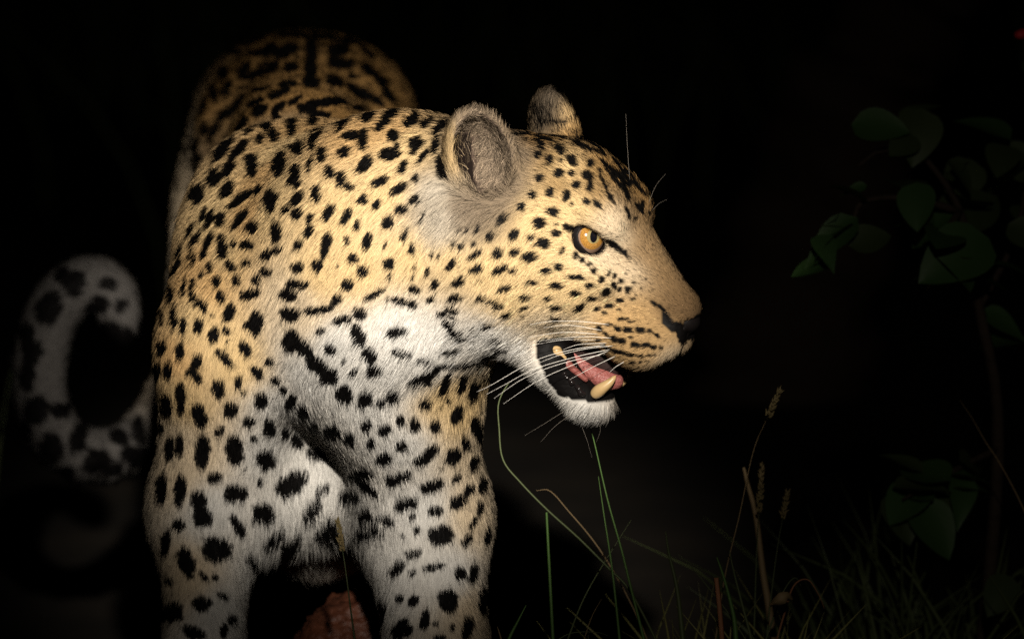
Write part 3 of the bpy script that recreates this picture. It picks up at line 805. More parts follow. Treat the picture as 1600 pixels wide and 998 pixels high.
# stray directions: clumps plus single hairs
sx = rng.normal(0, 0.16, NFUR) * np.where(SEAR[T3[:, 0]] > 0, 4.0, 1.0)
cl = (vnoise(RP[:, 0] / 0.009 + RP[:, 1] / 0.013, RP[:, 2] / 0.009 - RP[:, 1] / 0.011, 11) - 0.5) * 0.5
side = np.cross(RN, RF)
RD = RF + side * (sx + cl)[:, None]
RD /= np.linalg.norm(RD, axis=1, keepdims=True)
u0, v0, Z0 = project(RP)
# longer hair on throat, chest and chin
for (x, y, r, g) in ((620, 585, 60, 0.35), (480, 870, 80, 0.5), (560, 850, 80, 0.5), (900, 650, 50, 0.2), (690, 340, 45, 0.5), (770, 300, 45, 0.8), (440, 860, 60, .5), (735, 240, 50, .3)):
    RL *= 1 + g * np.exp(-((u0 - x) ** 2 + (v0 - y) ** 2) / r ** 2) * (Z0 > -0.4)
REAR = SEAR[T3[:, 0]]
RL = np.where(REAR > 0, 0.019, RL)
for ce, R, s in EARS:
    m = (REAR == 1) & (np.linalg.norm(RP - ce, axis=1) < 0.08)
    n_ = m.sum()
    RL[m & (((RP - ce) @ R)[:, 1] > 0.008)] *= 0.5
    dv = R[:, 0] * s * 0.75 + R[:, 1] * 0.55 + rng.normal(0, 0.35, (n_, 3))
    dv -= RN[m] * np.einsum('ij,ij->i', dv, RN[m])[:, None]
    RD[m] = dv / np.linalg.norm(dv, axis=1, keepdims=True)
RL *= rng.uniform(0.55, 1.25, NFUR) * np.where(RHD, 1.0, 0.85)
lift = np.clip(rng.normal(0.30, 0.12, NFUR), 0.05, 0.8) + np.where(REAR == 1, 0.30, 0)
mid = RP + RD * (RL * 0.5)[:, None]
d = spots(mid, RHD, RSEEN)
un = (SDARK[T3] * w3[:, :, 0]).sum(1)
d = np.where(_rear[T3[:, 0]], np.maximum(d, un), np.where(RSEEN | RHD, d, un))
isdark = d > rng.uniform(0.15, 0.65, NFUR)
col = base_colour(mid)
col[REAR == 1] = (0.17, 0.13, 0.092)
col *= np.exp(rng.normal(0, 1, NFUR) * np.where(REAR > 0, 0.5, np.where(RHD, np.where((hl(RP)[:, 0] > 6.5) & (hl(RP)[:, 2] > -3), 0.42, 0.28), 0.16)))[:, None]
col *= np.where(rng.random(NFUR) < 0.06, 0.45, 1.0)[:, None]
# mottled crown and rump: single dark hairs, the crown's also painting its grazing shade
speck = np.zeros(NFUR)
for (x, y, rx, ry, a) in ((900, 215, 100, 34, 0.95), (985, 285, 50, 38, 0.85), (840, 190, 60, 28, 0.95), (1050, 430, 60, 70, 0.42), (1000, 390, 50, 70, 0.40), (470, 90, 150, 60, 0.25), (760, 210, 40, 60, .12)):
    speck = np.maximum(speck, a * np.exp(-((u0 - x) / rx) ** 2 - ((v0 - y) / ry) ** 2))
isdark |= rng.random(NFUR) < speck * np.clip(0.2 + 1.6 * (vnoise(u0 / 9, v0 / 5, 17) - 0.15), 0, 1.2)
col[isdark] = BLACK * np.exp(rng.normal(0, 0.25, isdark.sum()))[:, None]
keep = ~bare(RP, RHD) & ~((REAR == 2) & (rng.random(NFUR) < 0.93))
K = 4
tt = np.linspace(0, 1, K)
pts = np.zeros((NFUR, K, 3))
for j, t in enumerate(tt):
    rise = lift * (t - 0.45 * t * t)
    pts[:, j] = RP + RD * (RL * t * (1 - 0.06 * t))[:, None] + RN * (RL * rise)[:, None] - RN * 0.0004
pts[:, :, 2] -= (RL * 0.10)[:, None] * tt[None] ** 2
rad0 = rng.uniform(0.00010, 0.00017, NFUR) * np.where(RHD, 0.85, 1.0) * np.where(RP[:, 1] > 0.35, 1.6, 1.0)
rads = rad0[:, None] * np.array([1.0, 0.95, 0.7, 0.12])[None]
lay = RN + 0.35 * rng.normal(0, 1, (NFUR, 3)) * 0.5 + side * (sx * 0.6)[:, None]
lay /= np.linalg.norm(lay, axis=1, keepdims=True)
pts, rads, col, lay = pts[keep], rads[keep], col[keep], lay[keep]
nf = len(pts)
hc = bpy.data.hair_curves.new('fur')
hc.add_curves([K] * nf)
hc.attributes['position'].data.foreach_set('vector', pts.astype(np.float32).ravel())
ra = hc.attributes.get('radius') or hc.attributes.new('radius', 'FLOAT', 'POINT')
ra.data.foreach_set('value', rads.astype(np.float32).ravel())
a = hc.attributes.new('coat', 'FLOAT_COLOR', 'CURVE')
a.data.foreach_set('color', np.column_stack([np.clip(col, 0, 0.9), np.ones(nf)]).astype(np.float32).ravel())
a = hc.attributes.new('lay', 'FLOAT_VECTOR', 'CURVE')
a.data.foreach_set('vector', lay.astype(np.float32).ravel())
hc.materials.append(m_fur)
fur = bpy.data.objects.new('fur', hc)
COL.objects.link(fur)
attach(fur, leopard)
fur['kind'] = 'stuff'
# ------------------------------------------------------------------ eyes, eyelids, mouth, nose, whiskers
def cap(center, axis, up, r, a0, a1, n=48, m=10, sx=1.0):
    """spherical cap ring between polar angles a0..a1 about axis"""
    R = rot_to(axis, np.cross(up, axis))
    V, F = [], []
    for i in range(m + 1):
        th = a0 + (a1 - a0) * i / m
        for j in range(n):
            p = 2 * math.pi * j / n
            x, y = math.sin(th) * math.cos(p) * sx, math.sin(th) * math.sin(p)
            z = math.sqrt(max(1 - x * x - y * y, 0)) * (1 if th < math.pi / 2 else -1)
            V.append(center + R @ np.array([x, y, z]) * r)
    for i in range(m):
        for j in range(n):
            F.append((i * n + j, (i + 1) * n + j, (i + 1) * n + (j + 1) % n, i * n + (j + 1) % n))
    return np.array(V), F


def eye_mat(name, build):
    m, nt, b = nodes(name)
    build(nt, b)
    b.inputs['Roughness'].default_value = 0.12
    b.inputs['Coat Weight'].default_value = 1.0
    b.inputs['Coat Roughness'].default_value = 0.03
    return m


def _iris(nt, b):
    tx = nt.nodes.new('ShaderNodeTexCoord'); n = nt.nodes.new('ShaderNodeTexNoise'); n.inputs['Scale'].default_value = 900; n.inputs['Detail'].default_value = 4
    cr = nt.nodes.new('ShaderNodeValToRGB')
    cr.color_ramp.elements[0].position = 0.3; cr.color_ramp.elements[0].color = (0.15, 0.065, 0.012, 1)
    cr.color_ramp.elements[1].position = 0.7; cr.color_ramp.elements[1].color = (0.42, 0.22, 0.05, 1)
    nt.links.new(tx.outputs['Object'], n.inputs['Vector']); nt.links.new(n.outputs['Fac'], cr.inputs['Fac']); nt.links.new(cr.outputs['Color'], b.inputs['Base Color'])


def _flat(c):
    def f(nt, b):
        b.inputs['Base Color'].default_value = (*c, 1)
    return f


m_sclera = eye_mat('eye_white', lambda nt, b: _flat((0.20, 0.13, 0.09))(nt, b))
m_iris = eye_mat('eye_iris', _iris)
m_iris2 = eye_mat('eye_iris_inner', _flat((0.24, 0.19, 0.08)))
m_pupil = eye_mat('eye_pupil', _flat((0.004, 0.004, 0.006)))
m_lid = simple('eyelid_skin', (0.006, 0.005, 0.005), 0.5, 0.08, noise=(300, (0.010, 0.008, 0.008)), bump=(0.5, 0.0006))
GAZE = [toW(np.array([0.42, 0.0, 0.91])) for _ in (0, 1)]
_g = np.array([GAZE[0] @ HF, GAZE[0] @ HS, GAZE[0] @ HU])
GAZE[1] = HF * _g[0] - HS * _g[1] + HU * _g[2]
for c, gz, sg in zip(EYE_C, GAZE, (1, -1)):
    V, F = cap(c, gz, HU, EYE_R, 0.02, math.pi - 0.02, m=24)
    eye = mesh_obj('eye', V, F, m_sclera, leopard)
    for nm, rr, a0, a1, mt, sx in (('iris', 1.006, 0.30, 0.74, m_iris, 1.0), ('iris_ring', 1.008, 0.10, 0.38, m_iris2, 1.0), ('pupil', 1.012, 0.0, 0.32, m_pupil, 0.66)):
        V, F = cap(c, gz, HU, EYE_R * rr, a0, a1, sx=sx)
        o = mesh_obj(nm, V, F, mt, leopard)
        o.parent = eye
    # lids: a shell round the eyeball with an almond opening
    n = toW(np.array([0.34, 0.0, 0.94])) if sg > 0 else None
    if n is None:
        q = toW(np.array([0.34, 0.0, 0.94])); n = HF * (q @ HF) - HS * (q @ HS) + HU * (q @ HU)
    ax = HD(1, 0.0, -0.22)
    R = rot_to(n, ax)
    P = [ell(c, (0.0199,) * 3), ell(c, (EYE_R + 0.0002,) * 3, k=0.0008, op='s'),
         ell(c + n * 0.0174 + R[:, 0] * 0.0024 - HU * 0.0024, (0.0152, 0.0106, 0.03), R, k=0.0022, op='s'),
         cone(c + n * 0.0125 + R[:, 0] * 0.0180 - HU * 0.004, 0.0040, c + n * 0.0085 + R[:, 0] * 0.0270 - HU * 0.0080, 0.0020, k=0.006),
         cone(H(2.0, 4.7 * sg, 4.4), 0.0026, H(4.0, 4.75 * sg, 5.05), 0.0030, k=0.003), cone(H(4.0, 4.75 * sg, 5.05), 0.0030, H(5.6, 4.0 * sg, 5.3), 0.0018, k=0.003)]
    V, Q = sdf_mesh(P, 0.0008)
    lid = mesh_obj('eyelid', V, Q, m_lid, leopard)

m_pink = simple('tongue_pink', (0.17, 0.046, 0.042), 0.32, 0.3, noise=(420, (0.32, 0.115, 0.10)), bump=(1.0, 0.0016))
m_tooth = simple('tooth_ivory', (0.50, 0.36, 0.18), 0.35, 0.35, noise=(90, (0.28, 0.17, 0.07)))
m_gum2 = simple('gum_pale', (0.22, 0.075, 0.06), 0.35, 0.3, noise=(240, (0.16, 0.045, 0.042)), bump=(0.6, 0.001))
m_wet = simple('wet_black_lip', (0.006, 0.005, 0.005), 0.16, 0.5, noise=(200, (0.012, 0.009, 0.009)), bump=(0.5, 0.0008))
m_filler = simple('mouth_dark', (0.014, 0.008, 0.008), 0.55, 0.1, noise=(160, (0.022, 0.011, 0.010)), bump=(0.5, 0.001))
V, Q = sdf_mesh([hcone((0.8, 0.9, -8.1), 0.85, (6.6, 0.8, -10.2), 0.8), hcone((0.8, -0.9, -8.1), 0.85, (6.6, -0.8, -10.2), 0.8, k=0.01),
                 hcone((6.4, 0.0, -10.0), 0.9, (7.4, 0, -10.1), 0.6, k=0.01)], 0.0012)
mesh_obj('tongue', V, Q, m_pink, leopard)
V, Q = sdf_mesh([hell((3.6, 0, -8.4), (4.2, 1.3, 2.6), roty(22))], 0.002)
mesh_obj('mouth_filler', V, Q, m_filler, leopard)  # added dark mass filling the mouth, inner shade put into its colour
for s in (1, -1):
    pts = spline([H(6.5, 2.3 * s, -11.1), H(7.0, 2.4 * s, -10.5), H(7.6, 2.25 * s, -9.8), H(8.0, 2.0 * s, -9.05)], 3, [0.0048, 0.0043, 0.0028, 0.0006])
    V, Q = sdf_mesh([cone(pts[i, :3], pts[i, 3], pts[i + 1, :3], pts[i + 1, 3], k=0.003) for i in range(len(pts) - 1)], 0.0008)
    mesh_obj('canine_tooth', V, Q, m_tooth, leopard)
    V, Q = sdf_mesh([hcone((1.3, 4.15 * s, -6.95), 0.18, (2.6, 4.0 * s, -7.75), 0.46), hcone((2.6, 4.0 * s, -7.75), 0.44, (3.4, 3.65 * s, -8.3), 0.2, k=0.003)], 0.0008)
    mesh_obj('cheek_tooth', V, Q, m_tooth, leopard)
    V, Q = sdf_mesh([hcone((2.2, 3.9 * s, -8.15), 0.30, (3.6, 3.3 * s, -8.9), 0.36), hcone((3.6, 3.3 * s, -8.9), 0.36, (5.4, 2.6 * s, -10.0), 0.25, k=0.004)], 0.0008)
    mesh_obj('lower_gum', V, Q, m_gum2, leopard)
    # wet beaded edge of the lower lip
    P = []
    for t in np.linspace(0, 1, 15):
        q = np.array([2.1, 4.55, -8.6]) * (1 - t) + np.array([5.7, 3.05, -11.3]) * t + rng.normal(0, 0.10, 3)
        P.append(hell((q[0], q[1] * s, q[2]), (rng.uniform(.16, .30), .2, rng.uniform(.16, .28)), k=0.0015))
    V, Q = sdf_mesh(P, 0.0006, B=4)
    mesh_obj('lower_lip', V, Q, m_wet, leopard)
V, Q = sdf_mesh([hell((7.6, 0, -7.4), (2.2, 2.2, 0.9), roty(15))], 0.0015)
mesh_obj('upper_gum', V, Q, simple('gum', (0.12, 0.035, 0.035), 0.45, 0.1, noise=(200, (0.05, 0.02, 0.02))), leopard)

m_nose = simple('nose_leather', (0.004, 0.0035, 0.0035), 0.5, 0.10, noise=(700, (0.008, 0.006, 0.006)), bump=(0.25, 0.0006))
P = [hell((13.0, 0, -2.6), (1.35, 1.5, 1.1), roty(20)), hell((12.3, 1.15, -2.85), (1.3, 0.75, 0.75), roty(20), k=0.004), hell((12.3, -1.15, -2.85), (1.3, 0.75, 0.75), roty(20), k=0.004),
     hcone((13.5, 0, -3.2), 0.35, (13.2, 0, -4.3), 0.2, k=0.004)]
P += [hell((12.9, 1.75 * s, -2.8), (0.75, 0.5, 0.34), roty(20), k=0.002, op='s') for s in (1, -1)]
V, Q = sdf_mesh(P, 0.0008)
mesh_obj('nose', V, Q, m_nose, leopard)


def tube(pts, radii, n=5):
    pts = np.asarray(pts, float); V, F = [], []
    for i, p in enumerate(pts):
        t = pts[min(i + 1, len(pts) - 1)] - pts[max(i - 1, 0)]
        R = rot_to(t, (0.31, 0.17, 0.93) if abs(t[2]) < 0.9 * np.linalg.norm(t) else (1, 0.2, 0))
        for j in range(n):
            a = 2 * math.pi * j / n
            V.append(p + (R[:, 0] * math.cos(a) + R[:, 1] * math.sin(a)) * radii[i])
    for i in range(len(pts) - 1):
        for j in range(n):
            F.append((i * n + j, i * n + (j + 1) % n, (i + 1) * n + (j + 1) % n, (i + 1) * n + j))
    F.append(tuple(range(n))[::-1]); F.append(tuple((len(pts) - 1) * n + j for j in range(n)))
    return V, F


m_whisk = simple('whisker', (0.82, 0.79, 0.74), 0.4, 0.4, noise=(60, (0.74, 0.70, 0.64)))
m_bristle = simple('bristle', (0.30, 0.27, 0.23), 0.5, 0.3, noise=(60, (0.22, 0.19, 0.16)))
WH = ["951,507 905,502 860,502 828,507", "934,522 880,519 825,527", "955,528 905,526 832,534", "938,531 880,531 832,539", "944,539 890,547 834,564 770,600 745,612", "952,546 901,557 836,576 790,600 760,616",
      "945,553 880,567 820,590 772,622", "951,548 890,572 840,595 786,631", "934,558 905,577 886,592", "962,556 925,574 890,593", "975,565 962,573 952,582", "948,536 905,538 880,546", "940,516 890,508 850,512",
      "958,540 915,545 870,556 826,574"]
for w in WH:
    p2 = [tuple(map(float, q.split(','))) for q in w.split()]
    h = hit(*p2[0])
    z0 = float((h - TGT) @ BACK) if h is not None else 0.14
    P = [C(x, y, z0 + 0.028 * (abs(x - p2[0][0]) / 100) ** 0.8) for x, y in p2]
    Q_ = spline(P, 6)
    V, F = tube(Q_, np.linspace(0.00027, 0.00007, len(Q_)))
    o = mesh_obj('whisker', V, F, m_whisk, leopard)
    l = (np.array(V) - HO) @ HR
    l[:, 1] *= -1                                 # the same whisker on the far lip
    mesh_obj('whisker', HO + l @ HR.T, F, m_whisk, leopard)
for p2, z in (([(984, 282), (980, 225), (978, 178)], None), ([(1013, 318), (1025, 290), (1040, 272)], None), ([(1018, 330), (1030, 318), (1042, 312)], None),
              ([(905, 655), (918, 690), (925, 715)], None), ([(885, 640), (850, 662), (820, 680)], None), ([(895, 645), (868, 665), (845, 690)], None), ([(935, 655), (938, 672), (932, 690)], None)):
    h = hit(*p2[0])
    z0 = float((h - TGT) @ BACK) if h is not None else 0.08
    Q_ = spline([C(x, y, z0 + 0.01 * i) for i, (x, y) in enumerate(p2)], 6)
    V, F = tube(Q_, np.linspace(0.00010, 0.00004, len(Q_)))
    mesh_obj('whisker', V, F, m_bristle, leopard)
# ------------------------------------------------------------------ ground, rock, grass, shrub, dead trunk
m_soil, nt, b = nodes('dark_soil')
tx = nt.nodes.new('ShaderNodeTexCoord'); n1 = nt.nodes.new('ShaderNodeTexNoise'); n1.inputs['Scale'].default_value = 6; n1.inputs['Detail'].default_value = 8
cr = nt.nodes.new('ShaderNodeValToRGB')
cr.color_ramp.elements[0].position = 0.35; cr.color_ramp.elements[0].color = (0.005, 0.004, 0.003, 1)
cr.color_ramp.elements[1].position = 0.7; cr.color_ramp.elements[1].color = (0.011, 0.0085, 0.006, 1)
bp = nt.nodes.new('ShaderNodeBump'); bp.inputs['Strength'].default_value = 0.8; bp.inputs['Distance'].default_value = 0.03
nt.links.new(tx.outputs['Object'], n1.inputs['Vector']); nt.links.new(n1.outputs['Fac'], cr.inputs['Fac']); nt.links.new(cr.outputs['Color'], b.inputs['Base Color'])
nt.links.new(n1.outputs['Fac'], bp.inputs['Height']); nt.links.new(bp.outputs['Normal'], b.inputs['Normal'])
b.inputs['Roughness'].default_value = 0.95
b.inputs['Specular IOR Level'].default_value = 0.1
nx = 140
gx = np.sign(np.linspace(-1, 1, nx)) * np.abs(np.linspace(-1, 1, nx)) ** 3 * 150
X, Y = np.meshgrid(gx, gx, indexing='ij')
Zg = (vnoise(X * 1.7 + 50, Y * 1.7 + 50, 21) - 0.5) * 0.03 + (vnoise(X * 0.35 + 90, Y * 0.35 + 90, 22) - 0.5) * 0.10 * np.clip((np.hypot(X + 0.2, Y - 0.4) - 1.0) / 2, 0, 1)
idx = np.arange(nx * nx).reshape(nx, nx)
Q = np.stack([idx[:-1, :-1], idx[1:, :-1], idx[1:, 1:], idx[:-1, 1:]], -1).reshape(-1, 4)
ground = mesh_obj('ground', np.column_stack([X.ravel(), Y.ravel() + 4, Zg.ravel() - 0.012]), Q, m_soil)
ground['kind'] = 'structure'

# rock between the legs
V, Q = sdf_mesh([ell((-0.155, 0.205, 0.06), (0.085, 0.085, 0.155)), ell((-0.10, 0.38, 0.03), (0.13, 0.15, 0.13), k=0.05), ell((-0.205, 0.19, 0.03), (0.055, 0.07, 0.11), k=0.04)], 0.003)
N_, _ = tri_normals(V, Q)
f = 0
for sc_, am in ((30, 0.014), (90, 0.010), (220, 0.006)):
    f = f + am * (vnoise(V[:, 0] * sc_ + V[:, 1] * sc_ * 0.6 + 40, V[:, 2] * sc_ * 2.2 + 40, 31) - 0.5)
V = V + N_ * np.asarray(f)[:, None]
m_rock = simple('rock_red', (0.115, 0.036, 0.017), 0.5, 0.25, noise=(90, (0.016, 0.008, 0.006)), bump=(0.9, 0.006))
rock = mesh_obj('rock', V, Q, m_rock)
tag(rock, 'rough reddish-brown rock on the ground behind the leopard\'s front legs', 'rock')


def leafmat(name, c1, c2, rough=0.5):
    m = simple(name, c1, rough, 0.35, noise=(25, c2), bump=(0.3, 0.002))
    return m


m_green = leafmat('grass_green', (0.055, 0.125, 0.025), (0.075, 0.15, 0.03))
m_dull = leafmat('grass_dull', (0.05, 0.07, 0.022), (0.07, 0.085, 0.03))
m_leaf2 = leafmat('leaf_olive', (0.024, 0.036, 0.012), (0.032, 0.046, 0.014), 0.5)
m_olive = leafmat('grass_olive', (0.16, 0.18, 0.05), (0.24, 0.20, 0.07))
m_dry = leafmat('grass_dry', (0.22, 0.155, 0.075), (0.16, 0.105, 0.05), 0.7)
m_red = leafmat('stem_red', (0.28, 0.11, 0.05), (0.20, 0.09, 0.04), 0.7)
m_seed = leafmat('seed_tan', (0.22, 0.155, 0.07), (0.10, 0.085, 0.03), 0.8)


def ribbon(P, W, fold=0.35, face=None):
    """a folded grass blade along P with half widths W"""
    V, F = [], []
    P = np.asarray(P)
    for i, p in enumerate(P):
        t = P[min(i + 1, len(P) - 1)] - P[max(i - 1, 0)]; t /= np.linalg.norm(t) + 1e-9
        s = np.cross(t, BACK if face is None else face); s /= np.linalg.norm(s) + 1e-9
        n = np.cross(s, t)
        V += [p - s * W[i] + n * W[i] * fold, p - n * W[i] * 0.12, p + s * W[i] + n * W[i] * fold, p + n * W[i] * 0.16]
    for i in range(len(P) - 1):
        a, c = i * 4, i * 4 + 4
        F += [(a, a + 1, c + 1, c), (a + 1, a + 2, c + 2, c + 1), (a + 2, a + 3, c + 3, c + 2), (a + 3, a, c, c + 3)]
    return V, F


def to_ground(P):
    """carry the lowest point straight on down into the soil"""
    P = [np.array(p) for p in P]
    d = P[0] - P[1]; d /= np.linalg.norm(d)
    p = P[0]; out = []
    while p[2] > 0.0:
        d = d * 0.85 + np.array([0, 0, -1]) * 0.15; d /= np.linalg.norm(d)
        p = p + d * 0.035; out.insert(0, p)
    if out:
        out[0][2] = -0.012
    return out + P


def stalk(name, cat, label, txt, Z, w, mat, stem=False, seed=None, group='grass stalks in the foreground', tipw=0.12):
    p2 = [tuple(map(float, q.split(','))) for q in txt.split()]
    zs = Z if isinstance(Z, (list, tuple)) else [Z] * len(p2)
    P = to_ground([C(x, y, z) for (x, y), z in zip(p2, zs)])
    Q_ = spline(P, 5)
    k = np.linspace(0, 1, len(Q_))
    W = w * (1 - (1 - tipw) * k ** 2.2)
    if stem:
        V, F = tube(Q_, W)
    else:
        V, F = ribbon(Q_, W)
    base = Vector(P[0])
    if seed is None:
        o = mesh_obj(name, V, F, mat)
        tag(o, label, cat, group)
        return o
    root = empty(name, base)
    tag(root, label, cat, group)
    mesh_obj('stem', V, F, mat, root)
    # seed head: spikelets packed round the end of the stem
    n, L, r = seed
    tip = Q_[-1]; dr = Q_[-1] - Q_[-4]; dr /= np.linalg.norm(dr)
    V, F = [], []
    for i in range(n):
        t = i / n; a = i * 2.4
        R = rot_to(dr, (1, 0.1, 0))
        o_ = (R[:, 0] * math.cos(a) + R[:, 1] * math.sin(a)); c = tip + dr * L * (t + random.uniform(-.05, .05)) + o_ * r * (1 - 0.5 * t) * random.uniform(0.3, 0.9)
        ax = dr * 0.85 + o_ * 0.55; ax /= np.linalg.norm(ax)
        R2 = rot_to(ax, o_)
        l = r * random.uniform(1.0, 1.8); ax = ax + np.array([random.uniform(-.3, .3) for _ in range(3)]); ax /= np.linalg.norm(ax); b_ = len(V)
        V += [c - ax * l * 0.3, c + R2[:, 0] * r * 0.42, c + R2[:, 1] * r * 0.42, c - R2[:, 0] * r * 0.42, c - R2[:, 1] * r * 0.42, c + ax * l]
        F += [(b_, b_ + 2, b_ + 1), (b_, b_ + 3, b_ + 2), (b_, b_ + 4, b_ + 3), (b_, b_ + 1, b_ + 4), (b_ + 5, b_ + 1, b_ + 2), (b_ + 5, b_ + 2, b_ + 3), (b_ + 5, b_ + 3, b_ + 4), (b_ + 5, b_ + 4, b_ + 1)]
    mesh_obj('seed_head', V, F, m_seed, root, smooth=False)
    return root


stalk('grass_stalk', 'grass', 'pale grass stalk with tan seed head in front of the leopard\'s chest', "554,998 547,945 540,890 535,858", 0.16, 0.0019, m_dull, True, (46, 0.028, 0.0030))
stalk('grass_stalk', 'grass', 'tall green grass blade reaching up to the leopard\'s chin', "1006,998 985,915 971,858 949,779 929,692 921,664", 0.05, 0.0019, m_green)
stalk('grass_stalk', 'grass', 'green grass blade left of the tall one under the chin', "968,998 957,893 944,806 935,744", 0.04, 0.0021, m_green)
stalk('grass_stalk', 'grass', 'long green blade bending left and arching over to the whisker tips', "1000,950 979,915 953,889 905,841 854,795 813,753 786,718 780,670 780,626 804,590 835,593 854,608", 0.03, 0.0014, m_dull, tipw=0.12)
stalk('grass_stalk', 'grass', 'upright green blade beside the right front leg', "864,998 859,900 854,800", 0.06, 0.0022, m_green, tipw=0.5)
stalk('grass_stalk', 'grass', 'short bright green blade tip at the bottom by the right front leg', "795,998 808,972 822,945", 0.10, 0.0034, m_green)
stalk('grass_stalk', 'grass', 'tiny pale blade tip beside the right front leg', "783,998 777,978", 0.10, 0.0022, m_dry)
stalk('grass_stalk', 'grass', 'thin dull blade crossing behind the green blades', "892,985 912,935 940,885 986,812", -0.02, 0.0014, m_dull)
stalk('grass_stalk', 'grass', 'thin brownish blade bending left below the arching blade', "945,870 920,835 890,800 860,767 838,766", -0.05, 0.0012, m_dry)
stalk('grass_stalk', 'grass', 'thin pale curved blade low between the green blades', "870,1000 895,988 930,987 950,992", 0.02, 0.0010, m_dull)
stalk('grass_stalk', 'grass', 'short silvery blade at the bottom under the green blades', "913,998 925,962 940,935", 0.0, 0.0010, m_dry)
stalk('grass_stalk', 'grass', 'very tall thin pale stalk with seed head, right of the chin grass', "1120,985 1133,898 1155,806 1177,705 1200,650", -0.05, 0.0013, m_dry, True, (34, 0.028, 0.0032))
stalk('grass_stalk', 'grass', 'leaning green stalk with a long narrow seed head at its top', "1180,930 1182,870 1186,800", -0.12, 0.0018, m_dull, True, (54, 0.045, 0.0030))
stalk('grass_stalk', 'grass', 'short stalk with a small seed head, rightmost of the stalks', "1205,930 1214,860 1223,808", -0.10, 0.0015, m_dull, True, (36, 0.026, 0.0028))
stalk('dry_stem', 'stem', 'tan dry stem standing behind the tall thin stalk', "1200,940 1192,893 1181,806 1168,755 1162,730", -0.15, 0.0046, m_dry, tipw=0.3)
stalk('dry_stem', 'stem', 'short reddish stem stub in the grass at lower right', "1126,970 1123,937 1119,902", -0.02, 0.0028, m_red, True, tipw=0.9)
stalk('grass_stalk', 'grass', 'blurred yellow-green blade, leftmost of the lower right tuft', "1067,998 1058,920 1045,863 1040,830", 0.22, 0.0042, m_dull)
stalk('grass_stalk', 'grass', 'broad green blade in the middle of the lower right tuft', "1150,998 1146,960 1132,905 1120,870", 0.0, 0.0040, m_green)
stalk('grass_stalk', 'grass', 'green blade leaning left out of the lower right tuft', "1172,990 1160,945 1146,890 1140,860", -0.03, 0.0026, m_dull)
stalk('grass_stalk', 'grass', 'thin dark blade leaning far left from the lower right tuft', "1140,960 1105,915 1080,885 1060,865", -0.03, 0.0011, m_dull)
stalk('grass_stalk', 'grass', 'fine brown blade arching right over the dead leaf', "1225,960 1240,915 1262,905 1280,930 1288,950", -0.05, 0.0012, m_red)
stalk('grass_stalk', 'grass', 'fine olive blade arching right over the dead leaf', "1210,960 1226,920 1242,902 1252,915", -0.06, 0.0014, m_dull)
stalk('grass_stalk', 'grass', 'lone faint blade far right, leaning left', "1560,720 1540,690 1520,655 1500,625", -0.2, 0.0012, m_dry)
stalk('grass_stalk', 'grass', 'faint blurred blade at the left edge beside the tail', "0,690 10,620 22,560", -1.2, 0.004, m_dull)

# dead leaf caught in the tuft
P = [C(1203, 945, -0.02), C(1215, 938, -0.01), C(1228, 931, -0.01), C(1238, 936, -0.02)]
V, F = ribbon(spline(P, 4), np.interp(np.linspace(0, 1, 13), [0, 0.5, 1], [0.001, 0.0058, 0.001]), 0.6)
o = mesh_obj('dead_leaf', V, F, m_dry)
tag(o, 'curled pale dead leaf caught in the grass at lower right', 'leaf')


def blades(n, cx, cy, sx, sy, hmin, hmax, w, seed):
    r = np.random.default_rng(seed); V, F = [], []
    for i in range(n):
        p = np.array([cx + r.normal(0, sx), cy + r.normal(0, sy), -0.012])
        h = r.uniform(hmin, hmax); a = r.uniform(0, 6.28); ln = r.uniform(0.1, 0.7) * h
        d = np.array([math.cos(a), math.sin(a), 0])
        P = [p + np.array([0, 0, h]) * t + d * ln * t ** 2 - np.array([0, 0, 0.25 * ln]) * t ** 3 for t in np.linspace(0, 1, 6)]
        v, f = ribbon(np.array(P), w * r.uniform(0.6, 1.2) * np.array([0.8, 1, 0.95, 0.8, 0.5, 0.05]), 0.35, face=np.array([-d[1], d[0], 0.0]) if r.random() < 0.4 else None)
        b_ = len(V); V += list(v); F += [tuple(b_ + q for q in g) for g in f]
    return V, F


for nm, lab, args, mt in (
    ('grass', 'low dark grass tuft at the foot of the lower right stalks', (230, 0.225, 0.02, 0.055, 0.05, 0.10, 0.29, 0.0024, 3), m_olive),
    ('grass', 'dark undergrowth of grass far behind the leopard', (900, 0.3, 7.5, 1.6, 1.2, 0.2, 0.6, 0.006, 5), m_dull),
    ('grass', 'dim leafy grass at the right edge below the shrub', (150, 0.40, 0.35, 0.06, 0.08, 0.12, 0.33, 0.0032, 6), m_dull)):
    V, F = blades(*args)
    o = mesh_obj(nm, V, F, mt)
    tag(o, lab, 'grass', None, 'stuff')

